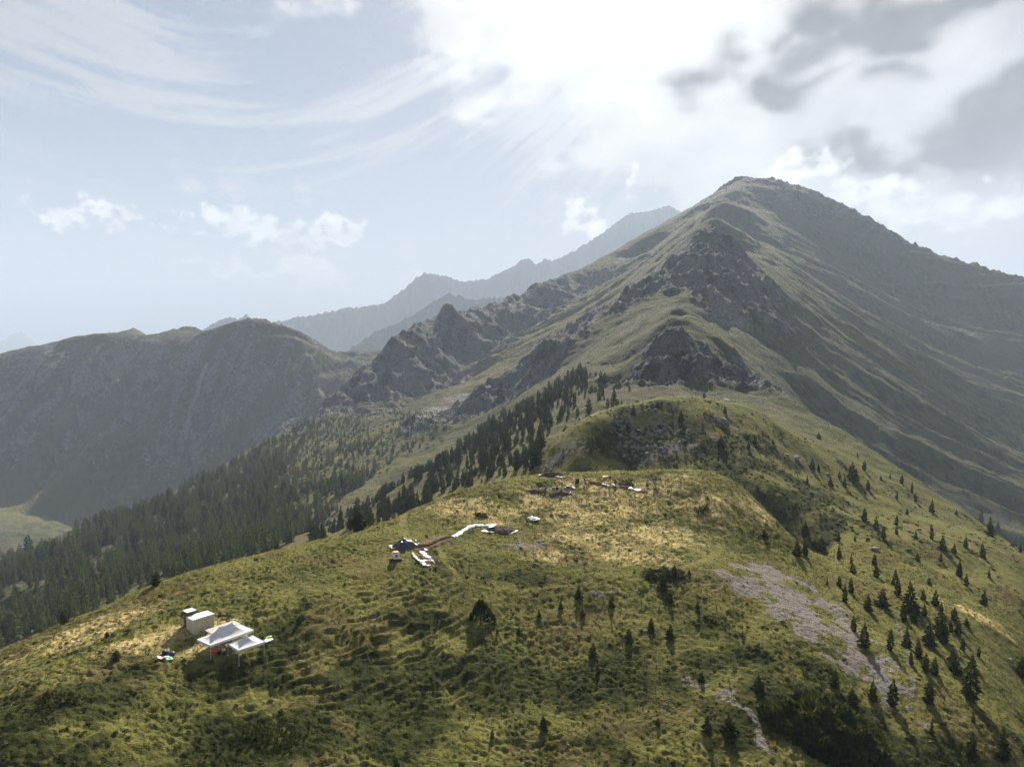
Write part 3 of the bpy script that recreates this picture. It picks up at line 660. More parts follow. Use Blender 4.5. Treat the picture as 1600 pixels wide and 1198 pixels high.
PINE = [conifer_crown('pine_crown', 30+i, M_pine, full_p, wd, 15, 9, .05, .05, .25, .42) for i, wd in enumerate((.24, .30, .21, .27))]
LARCH = [conifer_crown('larch_crown', 50+i, M_larch, pf, wd, 13, 8, .22, .07, .22, .40) for i, (pf, wd) in enumerate(((cone_p, .23), (full_p, .20), (cone_p, .27), (full_p, .17)))]
SPRUCE_T = taper('spruce_trunk', .9, .026, .004, M_bark); PINE_T = taper('pine_trunk', .85, .034, .006, M_bark); LARCH_T = taper('larch_trunk', .9, .022, .004, M_bark)
def tree(name, crown, trunk, p, h, wide, rot, label, cat, group, lean=0.0):
    o = bpy.data.objects.new(name, None); COL.objects.link(o)
    o.empty_display_size = 0.3
    o.location = (p[0], p[1], p[2]-0.03*h); o.scale = (h*wide, h*wide, h); o.rotation_euler = (lean, lean*.6, rot)
    o['label'] = label; o['category'] = cat
    if group: o['group'] = group
    link('trunk', trunk, o); link('crown', crown, o)
    return o

# ---------------------------------------------------------------- instanced cover ("stuff")
def scatter(name, pts, rot, scl, var, meshes, **props):
    """one object of kind stuff: geometry nodes put alike plants on stored points"""
    me = bpy.data.meshes.new(name); me.vertices.add(len(pts)); me.vertices.foreach_set('co', np.ascontiguousarray(pts, np.float32).ravel())
    for an, tp, av in (('rot', 'FLOAT_VECTOR', rot), ('scl', 'FLOAT_VECTOR', scl), ('var', 'INT', var)):
        a = me.attributes.new(an, tp, 'POINT')
        a.data.foreach_set('vector' if tp == 'FLOAT_VECTOR' else 'value', np.ascontiguousarray(av, np.int32 if tp == 'INT' else np.float32).ravel())
    o = link(name, me, kind='stuff', **props)
    ng = bpy.data.node_groups.new(name, 'GeometryNodeTree')
    ng.interface.new_socket('Geometry', in_out='INPUT', socket_type='NodeSocketGeometry'); ng.interface.new_socket('Geometry', in_out='OUTPUT', socket_type='NodeSocketGeometry')
    N = ng.nodes; gi = N.new('NodeGroupInput'); go = N.new('NodeGroupOutput')
    def named(nm, tp):
        nd = N.new('GeometryNodeInputNamedAttribute'); nd.data_type = tp; nd.inputs[0].default_value = nm; return nd.outputs[0]
    jn = N.new('GeometryNodeJoinGeometry')
    for k, m in enumerate(meshes):
        src = bpy.data.objects.new(name+'_plant', m)                     # not linked to the scene
        oi = N.new('GeometryNodeObjectInfo'); oi.inputs[0].default_value = src; oi.inputs['As Instance'].default_value = True
        cmp = N.new('FunctionNodeCompare'); cmp.data_type = 'INT'; cmp.operation = 'EQUAL'
        ii = [s for s in cmp.inputs if s.enabled and s.type == 'INT'] or [cmp.inputs[2], cmp.inputs[3]]
        ng.links.new(named('var', 'INT'), ii[0]); ii[1].default_value = k
        ip = N.new('GeometryNodeInstanceOnPoints')
        ng.links.new(gi.outputs[0], ip.inputs['Points']); ng.links.new(cmp.outputs[0], ip.inputs['Selection']); ng.links.new(oi.outputs['Geometry'], ip.inputs['Instance'])
        ng.links.new(named('rot', 'FLOAT_VECTOR'), ip.inputs['Rotation']); ng.links.new(named('scl', 'FLOAT_VECTOR'), ip.inputs['Scale'])
        ng.links.new(ip.outputs[0], jn.inputs[0])
    ng.links.new(jn.outputs[0], go.inputs[0])
    md = o.modifiers.new('plants', 'NODES'); md.node_group = ng
    return o
def clump(name, seed, mat, n=30, flat=0.6, leaf=0.34):
    rg = random.Random(seed); T, S = [], []
    for i in range(n):
        u = rg.random()*6.283; c = rg.random()**0.7; s = math.sqrt(1-c*c)
        d = Vector((s*math.cos(u), s*math.sin(u), c)); rr = rg.uniform(.75, 1.05)
        p = Vector((d.x*rr, d.y*rr, d.z*rr*flat-.05))
        nrm = (d+Vector((rg.uniform(-.6, .6), rg.uniform(-.6, .6), rg.uniform(-.3, .6)))).normalized()
        e1 = nrm.orthogonal().normalized(); e1.rotate(Matrix.Rotation(rg.random()*6.28, 3, nrm)); e2 = nrm.cross(e1)
        l = leaf*rg.uniform(.7, 1.3); sh = rg.random()
        a, b_, c_, d_ = p-e1*l, p+e2*l*.7, p+e1*l, p-e2*l*.7
        T += [a, b_, c_, a, c_, d_]; S += [sh, sh]
    return tri_mesh(name, [tuple(v) for v in T], mat, S)
def tuft(name, seed, mat, n=16):
    rg = random.Random(seed); T, S = [], []
    for i in range(n):
        a = rg.random()*6.283; r0 = rg.random()*.35; l = rg.uniform(.5, 1.0); out = rg.uniform(.2, .8)
        x, y = r0*math.cos(a), r0*math.sin(a); px_, py_ = -math.sin(a)*.085, math.cos(a)*.085
        T += [(x-px_, y-py_, -.05), (x+px_, y+py_, -.05), (x+math.cos(a)*out*l, y+math.sin(a)*out*l, l*.8)]; S += [rg.random()]
    return tri_mesh(name, T, mat, S)
nrg = np.random.RandomState(11)
def sample_ground(n, r0, r1, a0, a1, power=1.0):
    """random places, denser near the camera"""
    s = nrg.rand(n); r = (r0**(2-power*1.0)*(1-s) + r1**(2-power*1.0)*s)**(1/(2-power*1.0)); a = nrg.uniform(a0, a1, n)
    return np.sin(a)*r, np.cos(a)*r
def field_at(fld, x, y):
    a = np.arctan2(x, y); s = np.log(np.hypot(x, y))
    i = np.clip(np.searchsorted(COLS, a), 0, NC-1); j = np.clip(np.searchsorted(_lr, s), 0, NR-1); return fld[i, j]
# ---------------------------------------------------------------- low cover of the hill: dwarf shrubs, heath, dry grass
def cover(name, n, meshes, r0, r1, accept, size, flat=(0.55, 1.0), power=0.6, **props):
    x, y = sample_ground(n, r0, r1, R(-38), R(38), power)
    k = accept(x, y) > nrg.rand(n); x, y = x[k], y[k]
    z = gz(x, y); m = len(x)
    s = size[0] + (size[1]-size[0])*nrg.rand(m)**2; s = s*np.clip(np.hypot(x, y)/110, .85, 1.9)*np.where(np.hypot(x, y) < 118, 1.25, 1)
    scl = np.stack([s, s*nrg.uniform(.8, 1.2, m), s*nrg.uniform(*flat, m)], -1)
    rot = np.stack([nrg.uniform(-.2, .2, m), nrg.uniform(-.2, .2, m), nrg.rand(m)*6.283], -1)
    return scatter(name, np.stack([x, y, z], -1), rot, scl, nrg.randint(0, len(meshes), m), meshes, **props)
def open_(x, y): return 1-np.clip(1.2*field_at(path, x, y)+1.0*field_at(soil, x, y)+1.5*field_at(scree, x, y)*(field_at(scree, x, y) > .35), 0, 1)
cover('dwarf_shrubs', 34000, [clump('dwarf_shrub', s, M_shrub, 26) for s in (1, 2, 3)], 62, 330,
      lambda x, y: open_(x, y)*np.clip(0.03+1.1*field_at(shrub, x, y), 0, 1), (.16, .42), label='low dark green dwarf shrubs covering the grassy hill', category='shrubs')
cover('heath_cover', 62000, [tuft('heath', s, M_heath, 14) for s in (4, 5)], 62, 215,
      lambda x, y: open_(x, y)*np.clip(0.55-0.4*field_at(shrub, x, y), 0, 1), (.18, .36), label='olive brown heath growing between the dwarf shrubs', category='heath')
cover('dry_grass', 26000, [tuft('grass_tuft', s, M_straw) for s in (6, 7, 8)], 70, 215,
      lambda x, y: open_(x, y)*np.clip(0.10+0.9*field_at(dry, x, y), 0, 1), (.22, .46), label='straw coloured dry grass tufts on the hilltop and meadow', category='grass')
# ---------------------------------------------------------------- single spruces, read off the photograph: base pixel and height in pixels
def z4(l): return [(1000+a/2.667, 820+b/2.667, h/2.667) for a, b, h in l]
def z5(l): return [(400+a/2.667, 820+b/2.667, h/2.667) for a, b, h in l]
def z6(l): return [(a/3.169, 820+b/3.169, h/3.169) for a, b, h in l]
def zr(l): return [(950+a/2.4615, 560+b/2.4615, h/2.4615) for a, b, h in l]
A_ = z4([(145,205,45),(95,270,75),(125,320,60),(205,205,25),(45,435,55),(125,475,70),(255,650,50),(495,690,75),(240,345,35),(75,835,40),(370,870,100),(280,860,80),(810,670,80),(650,740,70),(885,740,70)]) + \
     z5([(1345,305,60),(1480,340,45),(1180,380,35),(1360,380,45),(1555,490,70),(1405,545,70),(1425,620,60),(1095,460,40),(1005,450,25),(985,890,45),(1200,850,70),(585,1000,40),(180,410,35),(1270,350,40),(370,250,15)])
B_ = z4([(655,125,65),(685,125,60),(755,105,55),(828,145,45),(720,90,25),(885,200,40),(880,160,35),(985,215,50),(975,165,40),(830,255,40),(780,250,25),(880,280,55),(855,320,70),(950,355,65),(1010,340,70),(1065,230,45),(1075,290,65),(1055,250,30),(1130,365,115),(1100,395,65),(1135,400,50),(1180,310,40),(1185,380,50),(1230,335,60),(1255,375,50),(1205,500,85),(1250,465,95),(1265,490,80),(1325,460,60),(1310,400,50),(1295,445,45),(1360,420,30),(1345,520,45),(1410,550,40),(1385,590,50),(1310,615,70),(1300,580,60),(1225,620,65),(1190,610,70),(1160,550,70),(1110,510,75),(1040,520,80),(930,500,90),(890,440,60),(1130,580,60),(1330,210,50),(1360,255,45),(1455,220,35),(1430,335,55),(1205,250,30),(690,40,45),(520,55,35)])
D_ = z4([(1205,740,90),(1050,750,100),(970,730,80),(1375,730,150),(1215,870,60),(1380,960,90),(1505,970,110),(1390,820,40),(1590,630,70)])
C_far = zr([(785,425,40),(810,435,30),(765,480,30),(940,465,60),(985,430,35),(1000,505,35),(1130,480,30),(1168,515,35),(1183,550,30),(1110,540,25),(1245,590,40),(890,460,25),(855,490,30),(910,490,35),(635,330,20),(810,310,25),(985,625,45),(1030,655,40),(1060,690,40),(1110,640,35),(1110,675,25),(1185,695,30),(1245,695,50),(1285,735,50),(1375,725,40),(1440,765,50),(1330,745,30),(1435,625,45),(1468,680,60),(1350,835,50),(760,680,50),(600,690,30),(795,725,30),(885,700,35),(890,760,40),(1190,780,30),(1565,720,20),(1585,745,25),(1130,415,20),(1160,435,20),(1210,470,20),(1280,780,30),(1500,650,25),(1340,600,18),(960,380,18),(1050,470,18),(1085,460,15),(950,700,22),(1150,600,22)])
K_ = zr([(98,215,40),(280,240,40),(435,340,45),(565,330,35),(450,210,25),(190,190,16),(540,345,25),(370,150,18),(75,270,30)])
trg = random.Random(5)
def plant_list(L_, label, cat, group, meshes=SPRUCE, trunk=SPRUCE_T, name='spruce_tree', wide=(.75, 1.45), single=()):
    out = []
    for i, (px, py, h) in enumerate(L_):
        p = hit(px, py)
        if p is None: continue
        hm = h*rng_of(p)/F_PX*1.12
        o = tree(name, trg.choice(meshes), trunk, p, hm, trg.uniform(*wide), trg.random()*6.28, label, cat, group, trg.uniform(-.06, .06))
        out.append(o)
    return out
fa = plant_list([(a, b_, h_*.86) for a, b_, h_ in A_], 'small dark spruce standing alone in the low shrubs of the near slope', 'tree', 'scattered small spruces on the near slope', wide=(1.2, 1.9))
fb = plant_list(B_, 'dark green spruce among the loose stand right of the grey scree', 'tree', 'spruces right of the scree')
fd = plant_list(D_, 'dark spruce with a long shadow at the lower right', 'tree', 'spruces at the lower right')
fc = plant_list(C_far, 'tiny dark conifer dotted over the far green slope on the right', 'tree', 'conifers on the far right slope')
fk = plant_list(K_, 'dark conifer on the stony knoll behind the hilltop', 'tree', 'conifers on the stony knoll', wide=(1.1, 1.7))
ORD = ['first', 'second', 'third', 'fourth', 'fifth', 'sixth', 'seventh', 'eighth', 'ninth', 'tenth']
def tell_apart(objs, what, per=8):
    """label trees of a loose stand by row (nearest first) and place in the row"""
    objs = sorted(objs, key=lambda o: rng_of(o.location)); rows = [objs[i:i+per] for i in range(0, len(objs), per)]
    for ri, row in enumerate(rows):
        row.sort(key=lambda o: o.location.x/o.location.y)
        for i, o in enumerate(row): o['label'] = f"{what}, {'nearest' if ri == 0 else 'farthest' if ri == len(rows)-1 else ORD[ri]+' nearest'} row, {ORD[i]} from left"
tell_apart(fa, 'small dark spruce on the near slope'); tell_apart(fb, 'dark spruce right of the scree'); tell_apart(fc, 'tiny conifer on far right slope'); tell_apart(fk, 'dark conifer on the stony knoll', 9); tell_apart(fd, 'spruce at the lower right edge', 9)
def relabel(o, s): o['label'] = s
relabel(max(fb, key=lambda o: o.scale.z), 'tallest dark spruce in the middle of the stand right of the scree')
relabel(max(fd, key=lambda o: o.scale.z), 'tall broad spruce near the right edge casting the longest shadow')
fe = plant_list(z6([(770,300,62),(320,490,60)]), 'dark round pine at the left edge of the hill against the forest', 'tree', 'pines on the hill edge', PINE, PINE_T, 'pine_tree', (1.5, 1.8))
fs = plant_list(z6([(575,675,50)]), 'round dark bush on the dry meadow left of the white tents', 'bush', None, PINE, PINE_T, 'pine_bush', (2.2, 2.3))
fs2 = plant_list(z6([(530,550,22)]), 'small dark bush on the dry meadow above the round bush', 'bush', None, PINE, PINE_T, 'pine_bush', (2.0, 2.1))
fq = plant_list([(560,828,34)], 'large round dark pine on the hill edge above the black tarpaulin', 'tree', None, PINE, PINE_T, 'pine_tree', (1.7, 1.7))
fp = plant_list([(1095,128+765,0)][:0], '', 'tree', None)

# loose young pine and the big mat of mountain pine: upright shoots on a mound
def shoots_mesh(name, seed, mat, n, rx, ry, h, shoot, dens_edge=0.6):
    rg = random.Random(seed); T, S = [], []
    for i in range(n):
        a = rg.random()*6.283; q = math.sqrt(rg.random()); wob = 1+.18*math.sin(3*a+seed)+.12*math.sin(5*a+1.3*seed)
        x, y = rx*q*math.cos(a)*wob, ry*q*math.sin(a)*wob
        z = h*(1-q**2.6)*(0.72+0.28*math.sin(x*1.5+seed)*math.cos(y*1.7)) + rg.uniform(-.25, .25)
        tilt = Vector((math.cos(a)*q*.7+rg.uniform(-.3, .3), math.sin(a)*q*.7+rg.uniform(-.3, .3), 1)).normalized()
        l = shoot*rg.uniform(.6, 1.3); sh = rg.random(); base = Vector((x, y, z-.3*l)); top = base+tilt*l
        e = tilt.orthogonal().normalized(); e.rotate(Matrix.Rotation(rg.random()*6.28, 3, tilt)); f = tilt.cross(e); w_ = l*.32
        for d in (e, f, (e+f).normalized()):
            T += [tuple(base+d*w_*.5), tuple(base-d*w_*.5+tilt*l*.2), tuple(top), tuple(base+tilt*l*.45+d*w_), tuple(base+tilt*l*.35-d*w_), tuple(base+tilt*l*.75)]; S += [sh, sh]
    return tri_mesh(name, T, mat, S)
p = hit(1305, 1148)
mp = bpy.data.objects.new('mountain_pine_shrub', None); COL.objects.link(mp); mp.location = p; mp.rotation_euler = (0, 0, -.45)
mp['label'] = 'large dense mat of dark mountain pine at the bottom right'; mp['category'] = 'shrub'
def drape(me, o):                                        # follow the ground under the mat
    mw = Matrix.LocRotScale(o.location, o.rotation_euler, None); co = np.empty(len(me.vertices)*3, np.float32); me.vertices.foreach_get('co', co); co = co.reshape(-1, 3)
    M3 = np.array(mw.to_3x3()); wco = co@M3.T + np.array(o.location)
    co[:, 2] += gz(wco[:, 0], wco[:, 1]) - o.location.z; me.vertices.foreach_set('co', co.ravel()); me.update()
M_mat = leaf_mat('mat_needles', (0.016, 0.024, 0.010), (0.085, 0.098, 0.040), 0.35)
sm = shoots_mesh('foliage', 3, M_mat, 3000, 7.2, 5.4, 2.5, 1.0); drape(sm, mp); link('foliage', sm, mp)
stm = taper('stem', 1.4, .16, .06, M_bark); link('stem', stm, mp)
p = hit(752, 968)
yp = bpy.data.objects.new('young_pine', None); COL.objects.link(yp); yp.location = p
yp['label'] = 'loose bushy young pine alone in the middle of the near slope'; yp['category'] = 'tree'
link('foliage', shoots_mesh('foliage', 8, M_pine, 240, 1.7, 1.3, 2.6, .8), yp); link('trunk', taper('trunk', 2.4, .09, .03, M_bark), yp)
for px, py, rx, ry, h, lb in [(1098,798,1.8,1.2,.7,'dark juniper mat on the right shoulder of the hilltop'),(1283,998+72,.1,.1,.1,None),(752,806,1.4,.8,.5,'small dark juniper mat left of the hilltop dig'),(1040,897,3.4,1.5,.7,'wide dark green juniper mat left of the scree'),(420,1152,3.6,1.8,.6,'wide dark green shrub patch at the lower left below the tents'),(95,1092,3.0,1.4,.5,'low green shrub patch at the left edge below the dry meadow'),(1185,690,5.5,2.2,1.6,'dark shrub patch on the slope right of the stony knoll')]:
    if lb is None: continue
    p = hit(px, py); o = bpy.data.objects.new('juniper_mat', None); COL.objects.link(o); o.location = p; o['label'] = lb; o['category'] = 'shrub'
    me = shoots_mesh('foliage', int(px), M_pine if 'juniper' in lb or 'dark shrub' in lb else M_shrub, int(60+70*rx), rx, ry, h, .42); drape(me, o); link('foliage', me, o); link('stem', taper('stem', h*.5, .05, .02, M_bark), o)

# ---------------------------------------------------------------- dark pines on the wooded flank, larch forest in the valley
def jitter_field(step, x0, x1, y0, y1):
    gx_, gy_ = np.meshgrid(np.arange(x0, x1, step), np.arange(y0, y1, step)); gx_ = gx_.ravel()+nrg.uniform(-.48, .48, gx_.size)*step; gy_ = gy_.ravel()+nrg.uniform(-.48, .48, gy_.size)*step
    return gx_, gy_
def px_poly(x, y, z, poly):
    u, v = project(x, y, z); return in_poly(u, v, poly)
# pines: near flank
x, y = jitter_field(5.0, -200, 110, 200, 720); z = gz(x, y); r = np.hypot(x, y)
dense = px_poly(x, y, z, [(470,850),(560,800),(640,752),(700,712),(745,672),(800,645),(860,610),(905,575),(920,600),(880,650),(840,690),(870,720),(800,745),(700,790),(600,830),(520,862)])
sparse = px_poly(x, y, z, [(700,720),(900,575),(1000,600),(1010,640),(930,680),(880,735),(800,745)])
edge = px_poly(x, y, z, [(640,752),(745,672),(905,575),(925,590),(760,700),(680,760)]) | px_poly(x, y, z, [(830,735),(900,670),(945,640),(950,655),(880,728)])
pr = 0.50*dense*(r > 255) + 0.10*sparse + 0.35*edge
pr = pr*~((r < 320) & (project(x, y, z)[0] > 850))
pr = pr*(0.55+0.9*sstep(fbm(x/35, y/35, 2, off=6.), -.2, .35))*(r < 640)*(r > 245)
k = nrg.rand(len(x)) < pr; x, y, z = x[k], y[k], z[k]
h = nrg.uniform(3.6, 9.8, len(x))*np.where(nrg.rand(len(x)) < .3, .55, 1)
seen = visible(x, y, z+h*.7); order = np.argsort(-h/np.hypot(x, y)*seen); print('pines', len(x), int(seen.sum()))
one = order[:280]
for i in one:
    sz = 'tall' if h[i] > 7 else 'small'; near_ = np.hypot(x[i], y[i]) < 430; u_ = project(x[i], y[i], z[i])[0]
    lb = (f'{sz} dark stone pine ' + ('just behind the hill edge left of the digging' if u_ < 700 else 'behind the hill edge below the wooded flank') if near_ else f'{sz} dark stone pine ' + ('high on the wooded flank close under the crags' if u_ > 830 else 'halfway up the wooded flank left of the crags'))
    tree('stone_pine', PINE[i % 4] if i % 3 else SPRUCE[i % 4], PINE_T, (x[i], y[i], z[i]), h[i], nrg.uniform(.85, 1.2), nrg.rand()*6.28, lb, 'tree', 'stone pines near the hill' if np.hypot(x[i], y[i]) < 430 else 'stone pines below the crags')
rest = order[280:]
RESTP = (x[rest], y[rest], z[rest], h[rest])
# larches
x, y = jitter_field(5.8, -760, 60, 170, 1180); z = gz(x, y); r = np.hypot(x, y)
m1 = px_poly(x, y, z, [(-400,1200),(-400,900),(-60,905),(0,880),(100,842),(250,784),(350,730),(430,688),(500,652),(560,652),(590,690),(540,740),(600,742),(540,790),(470,840),(380,885),(250,930),(100,990),(0,1030)])
m2 = px_poly(x, y, z, [(500,650),(690,640),(680,690),(600,735),(520,760)])
dl = (0.80*m1*(r > 215) + 0.30*m2)*(r < 1160)
mead = np.exp(-((r-880)/170)**2)*px_poly(x, y, z, [(430,760),(520,690),(700,650),(690,690),(560,750),(470,790)])
dl = dl*np.clip(0.45+1.2*sstep(fbm(x/60, y/60, 3, off=16.), -.30, .25)-0.6*mead, 0, 1)
dl[px_poly(x, y, z, [(500,800),(560,762),(640,705),(680,690),(690,700),(640,740),(560,785)]) & (r > 450)] = 0
k = nrg.rand(len(x)) < dl; x, y, z = x[k], y[k], z[k]; r = np.hypot(x, y)
h = nrg.uniform(7, 16, len(x))*np.where(nrg.rand(len(x)) < .2, .6, 1)*np.where(r > 800, .72, 1)*(1-0.45*px_poly(x, y, z, [(430,760),(520,640),(700,640),(690,690),(560,750)]))
seen = visible(x, y, z+h*.75); u, v = project(x, y, z)
order = np.argsort(-(h/r)*seen*((u > -15) & (u < 1615))); print('larches', len(x), int(seen.sum()))
for i in order[:300]:
    tree('larch_tree', LARCH[i % 4], LARCH_T, (x[i], y[i], z[i]), h[i], nrg.uniform(.85, 1.15), nrg.rand()*6.28, f"{'tall' if h[i] > 13 else 'middling' if h[i] > 10 else 'short'} pale green larch at the forest front, " + ('at the left edge of the picture' if u[i] < 130 else 'above the cream container' if u[i] < 330 else 'towards the dark pines'), 'tree', 'nearest larches of the valley forest')
rest = order[300:]
X_, Y_, Z_, H_ = [np.r_[a, b_] for a, b_ in zip((x[rest], y[rest], z[rest], h[rest]), RESTP)]
vr = np.r_[nrg.randint(0, 4, len(rest)), nrg.randint(4, 6, len(RESTP[0]))]
dk_ = nrg.rand(len(X_)) < .16; vr[dk_] = nrg.randint(4, 6, dk_.sum())
wd = H_*nrg.uniform(.85, 1.2, len(H_))
scatter('forest', np.stack([X_, Y_, Z_-.3], -1), np.stack([0*X_, 0*X_, nrg.rand(len(X_))*6.28], -1), np.stack([wd, wd, H_], -1), vr, LARCH+PINE[:2], label='larch forest covering the valley side beyond the hill', category='forest')
# green alder and small scattered growth below the rock rib and on the far slopes
x, y = jitter_field(11.0, -620, 260, 480, 1150); z = gz(x, y); r = np.hypot(x, y)
m = (0.5*px_poly(x, y, z, [(430,770),(500,650),(700,640),(690,690),(640,720),(540,770)])+0.10*px_poly(x, y, z, [(690,690),(740,655),(1000,520),(1030,600),(900,640),(740,700)]))*(r > 470)
k = nrg.rand(len(x)) < m*(0.4+sstep(fbm(x/50, y/50, 2, off=26.), -.2, .3)); x, y, z = x[k], y[k], z[k]; s = nrg.uniform(1.2, 3.2, len(x))
scatter('alder_scrub', np.stack([x, y, z], -1), np.stack([0*x, 0*x, nrg.rand(len(x))*6.28], -1), np.stack([s, s, s*.8], -1), nrg.randint(0, 2, len(x)), [clump('alder', 61, M_larch, 26, .9), clump('alder', 62, M_shrub, 26, .9)], label='green alder scrub on the slope above the larch forest', category='scrub')
# ---------------------------------------------------------------- materials for made things
def plain(name, c0, c1=None, scale=3.0, rough=0.8, spec=0.2, metal=0.0, lo=0.35, hi=0.65, trans=0.0):
    m, t, b = new_mat(name)
    c1 = c1 or tuple(v*0.8 for v in c0)
    tcx = t.new('ShaderNodeTexCoord').outputs['Object']
    t.put(b.inputs['Base Color'], t.mix(t.ss(t.noise(tcx, scale, 5.0, 0.65), lo, hi), c0, c1))
    b.inputs['Roughness'].default_value = rough; b.inputs['Specular IOR Level'].default_value = spec; b.inputs['Metallic'].default_value = metal
    if trans:
        out = [n for n in t.n if n.type == 'OUTPUT_MATERIAL'][0]; tr = t.new('ShaderNodeBsdfTranslucent'); mx = t.new('ShaderNodeMixShader')
        tr.inputs[0].default_value = (*c0, 1); mx.inputs[0].default_value = trans
        t.l.new(b.outputs[0], mx.inputs[1]); t.l.new(tr.outputs[0], mx.inputs[2]); t.l.new(mx.outputs[0], out.inputs['Surface'])
    return m
M_tent = plain('tent_cloth', (0.80, 0.80, 0.83), (0.74, 0.74, 0.79), 1.2, 0.7, 0.2, trans=0.5)
M_alu = plain('tent_leg_metal', (0.55, 0.56, 0.58), (0.42, 0.43, 0.45), 6, 0.4, 0.5, 0.6)
M_rope = plain('guy_rope', (0.33, 0.32, 0.28), (0.25, 0.24, 0.2))
M_cont = plain('cream_container_paint', (0.60, 0.56, 0.42), (0.50, 0.46, 0.33), 1.7, 0.55, 0.3)
M_controof = plain('container_roof_paint', (0.72, 0.71, 0.67), (0.58, 0.56, 0.50), 1.1, 0.5, 0.3)
M_contpost = plain('container_post_paint', (0.62, 0.60, 0.53), (0.50, 0.47, 0.40), 3, 0.5, 0.3)
M_galv = plain('corrugated_sheet', (0.68, 0.67, 0.65), (0.55, 0.54, 0.52), 2.2, 0.5, 0.4, 0.0)
M_cabin = plain('red_brown_cabin', (0.12, 0.065, 0.04), (0.09, 0.05, 0.03), 4, 0.7, 0.2)
M_white = plain('white_plastic', (0.78, 0.78, 0.78), (0.66, 0.66, 0.66), 4, 0.5, 0.4)
M_fleece = plain('white_fleece', (0.80, 0.79, 0.77), (0.64, 0.62, 0.58), 2.4, 0.9, 0.1)
M_black = plain('black_tarpaulin', (0.018, 0.019, 0.024), (0.035, 0.036, 0.042), 3, 0.35, 0.5)
M_soil = plain('dug_soil', (0.055, 0.043, 0.034), (0.10, 0.080, 0.062), 2.5, 1.0, 0.02)
M_bank = plain('trench_bank', (0.16, 0.115, 0.072), (0.11, 0.076, 0.048), 2.5, 1.0, 0.02)
M_wood = plain('weathered_timber', (0.20, 0.15, 0.10), (0.13, 0.095, 0.065), 4, 0.9, 0.1)
M_darkwood = plain('dark_timber', (0.035, 0.028, 0.022), (0.06, 0.048, 0.036), 4, 0.9, 0.1)
M_orange = plain('orange_plastic', (0.75, 0.16, 0.03), (0.62, 0.12, 0.03), 4, 0.5, 0.4)
M_red = plain('red_orange_cloth', (0.70, 0.075, 0.025), (0.55, 0.06, 0.02), 5, 0.8, 0.1)
M_green = plain('green_sheet', (0.22, 0.58, 0.34), (0.16, 0.45, 0.26), 5, 0.6, 0.3)
M_lime = plain('lime_sheet', (0.33, 0.62, 0.12), (0.26, 0.5, 0.1), 5, 0.6, 0.3)
M_pink = plain('pale_pink_sheet', (0.78, 0.66, 0.60), (0.66, 0.54, 0.48), 5, 0.7, 0.2)
M_navy = plain('navy_cloth', (0.018, 0.024, 0.055), (0.030, 0.036, 0.07), 5, 0.8, 0.1)
M_grey = plain('grey_stone', (0.25, 0.24, 0.228), (0.13, 0.125, 0.118), 1.3, 0.95, 0.1)
M_glass = plain('tank_label', (0.05, 0.055, 0.06), (0.03, 0.03, 0.035), 3, 0.3, 0.5)
M_blue = plain('blue_plastic', (0.16, 0.24, 0.38), (0.12, 0.18, 0.3), 5, 0.5, 0.4)

def thing(name, loc, rz, label, cat, group=None):
    o = bpy.data.objects.new(name, None); COL.objects.link(o); o.location = loc; o.rotation_euler = (0, 0, rz); o.empty_display_size = .3
    o['label'] = label; o['category'] = cat
    if group: o['group'] = group
    return o
class MB:
    def __init__(self): self.v, self.f = [], []
    def add(self, vs_, fs_):
        n = len(self.v); self.v += [tuple(p) for p in vs_]; self.f += [tuple(i+n for i in q) for q in fs_]; return self
    def box(self, x0, x1, y0, y1, z0, z1):
        return self.add([(x, y, z) for z in (z0, z1) for x, y in ((x0, y0), (x1, y0), (x1, y1), (x0, y1))], [(0, 3, 2, 1), (4, 5, 6, 7), (0, 1, 5, 4), (1, 2, 6, 5), (2, 3, 7, 6), (3, 0, 4, 7)])
    def bar(self, a, b, r, n=6):
        a, b = Vector(a), Vector(b); d = (b-a).normalized(); e = d.orthogonal().normalized(); f = d.cross(e)
        ring = [(math.cos(6.2832*i/n), math.sin(6.2832*i/n)) for i in range(n)]
        return self.add([p+(e*c+f*s)*r for p in (a, b) for c, s in ring], [(i, (i+1) % n, n+(i+1) % n, n+i) for i in range(n)]+[tuple(range(n))[::-1], tuple(range(n, 2*n))])
    def build(self, name, mat, parent=None, smooth=False):
        me = bpy.data.meshes.new(name); me.from_pydata(self.v, [], self.f); me.validate(); me.materials.append(mat)
        if smooth: me.polygons.foreach_set('use_smooth', np.ones(len(me.polygons), bool))
        me.update(); return link(name, me, parent)
def axes(p, deg):
    a = math.atan2(p.x, p.y); lat = Vector((math.cos(a), -math.sin(a), 0)); dep = Vector((math.sin(a), math.cos(a), 0))
    u = lat*math.cos(R(deg))+dep*math.sin(R(deg)); return math.atan2(u.y, u.x)
def low_ground(p, rz, L_, W_):
    c, s = math.cos(rz), math.sin(rz); return [ground(p.x+c*x-s*y, p.y+s*x+c*y) for x, y in ((0, 0), (L_, 0), (L_, W_), (0, W_))]

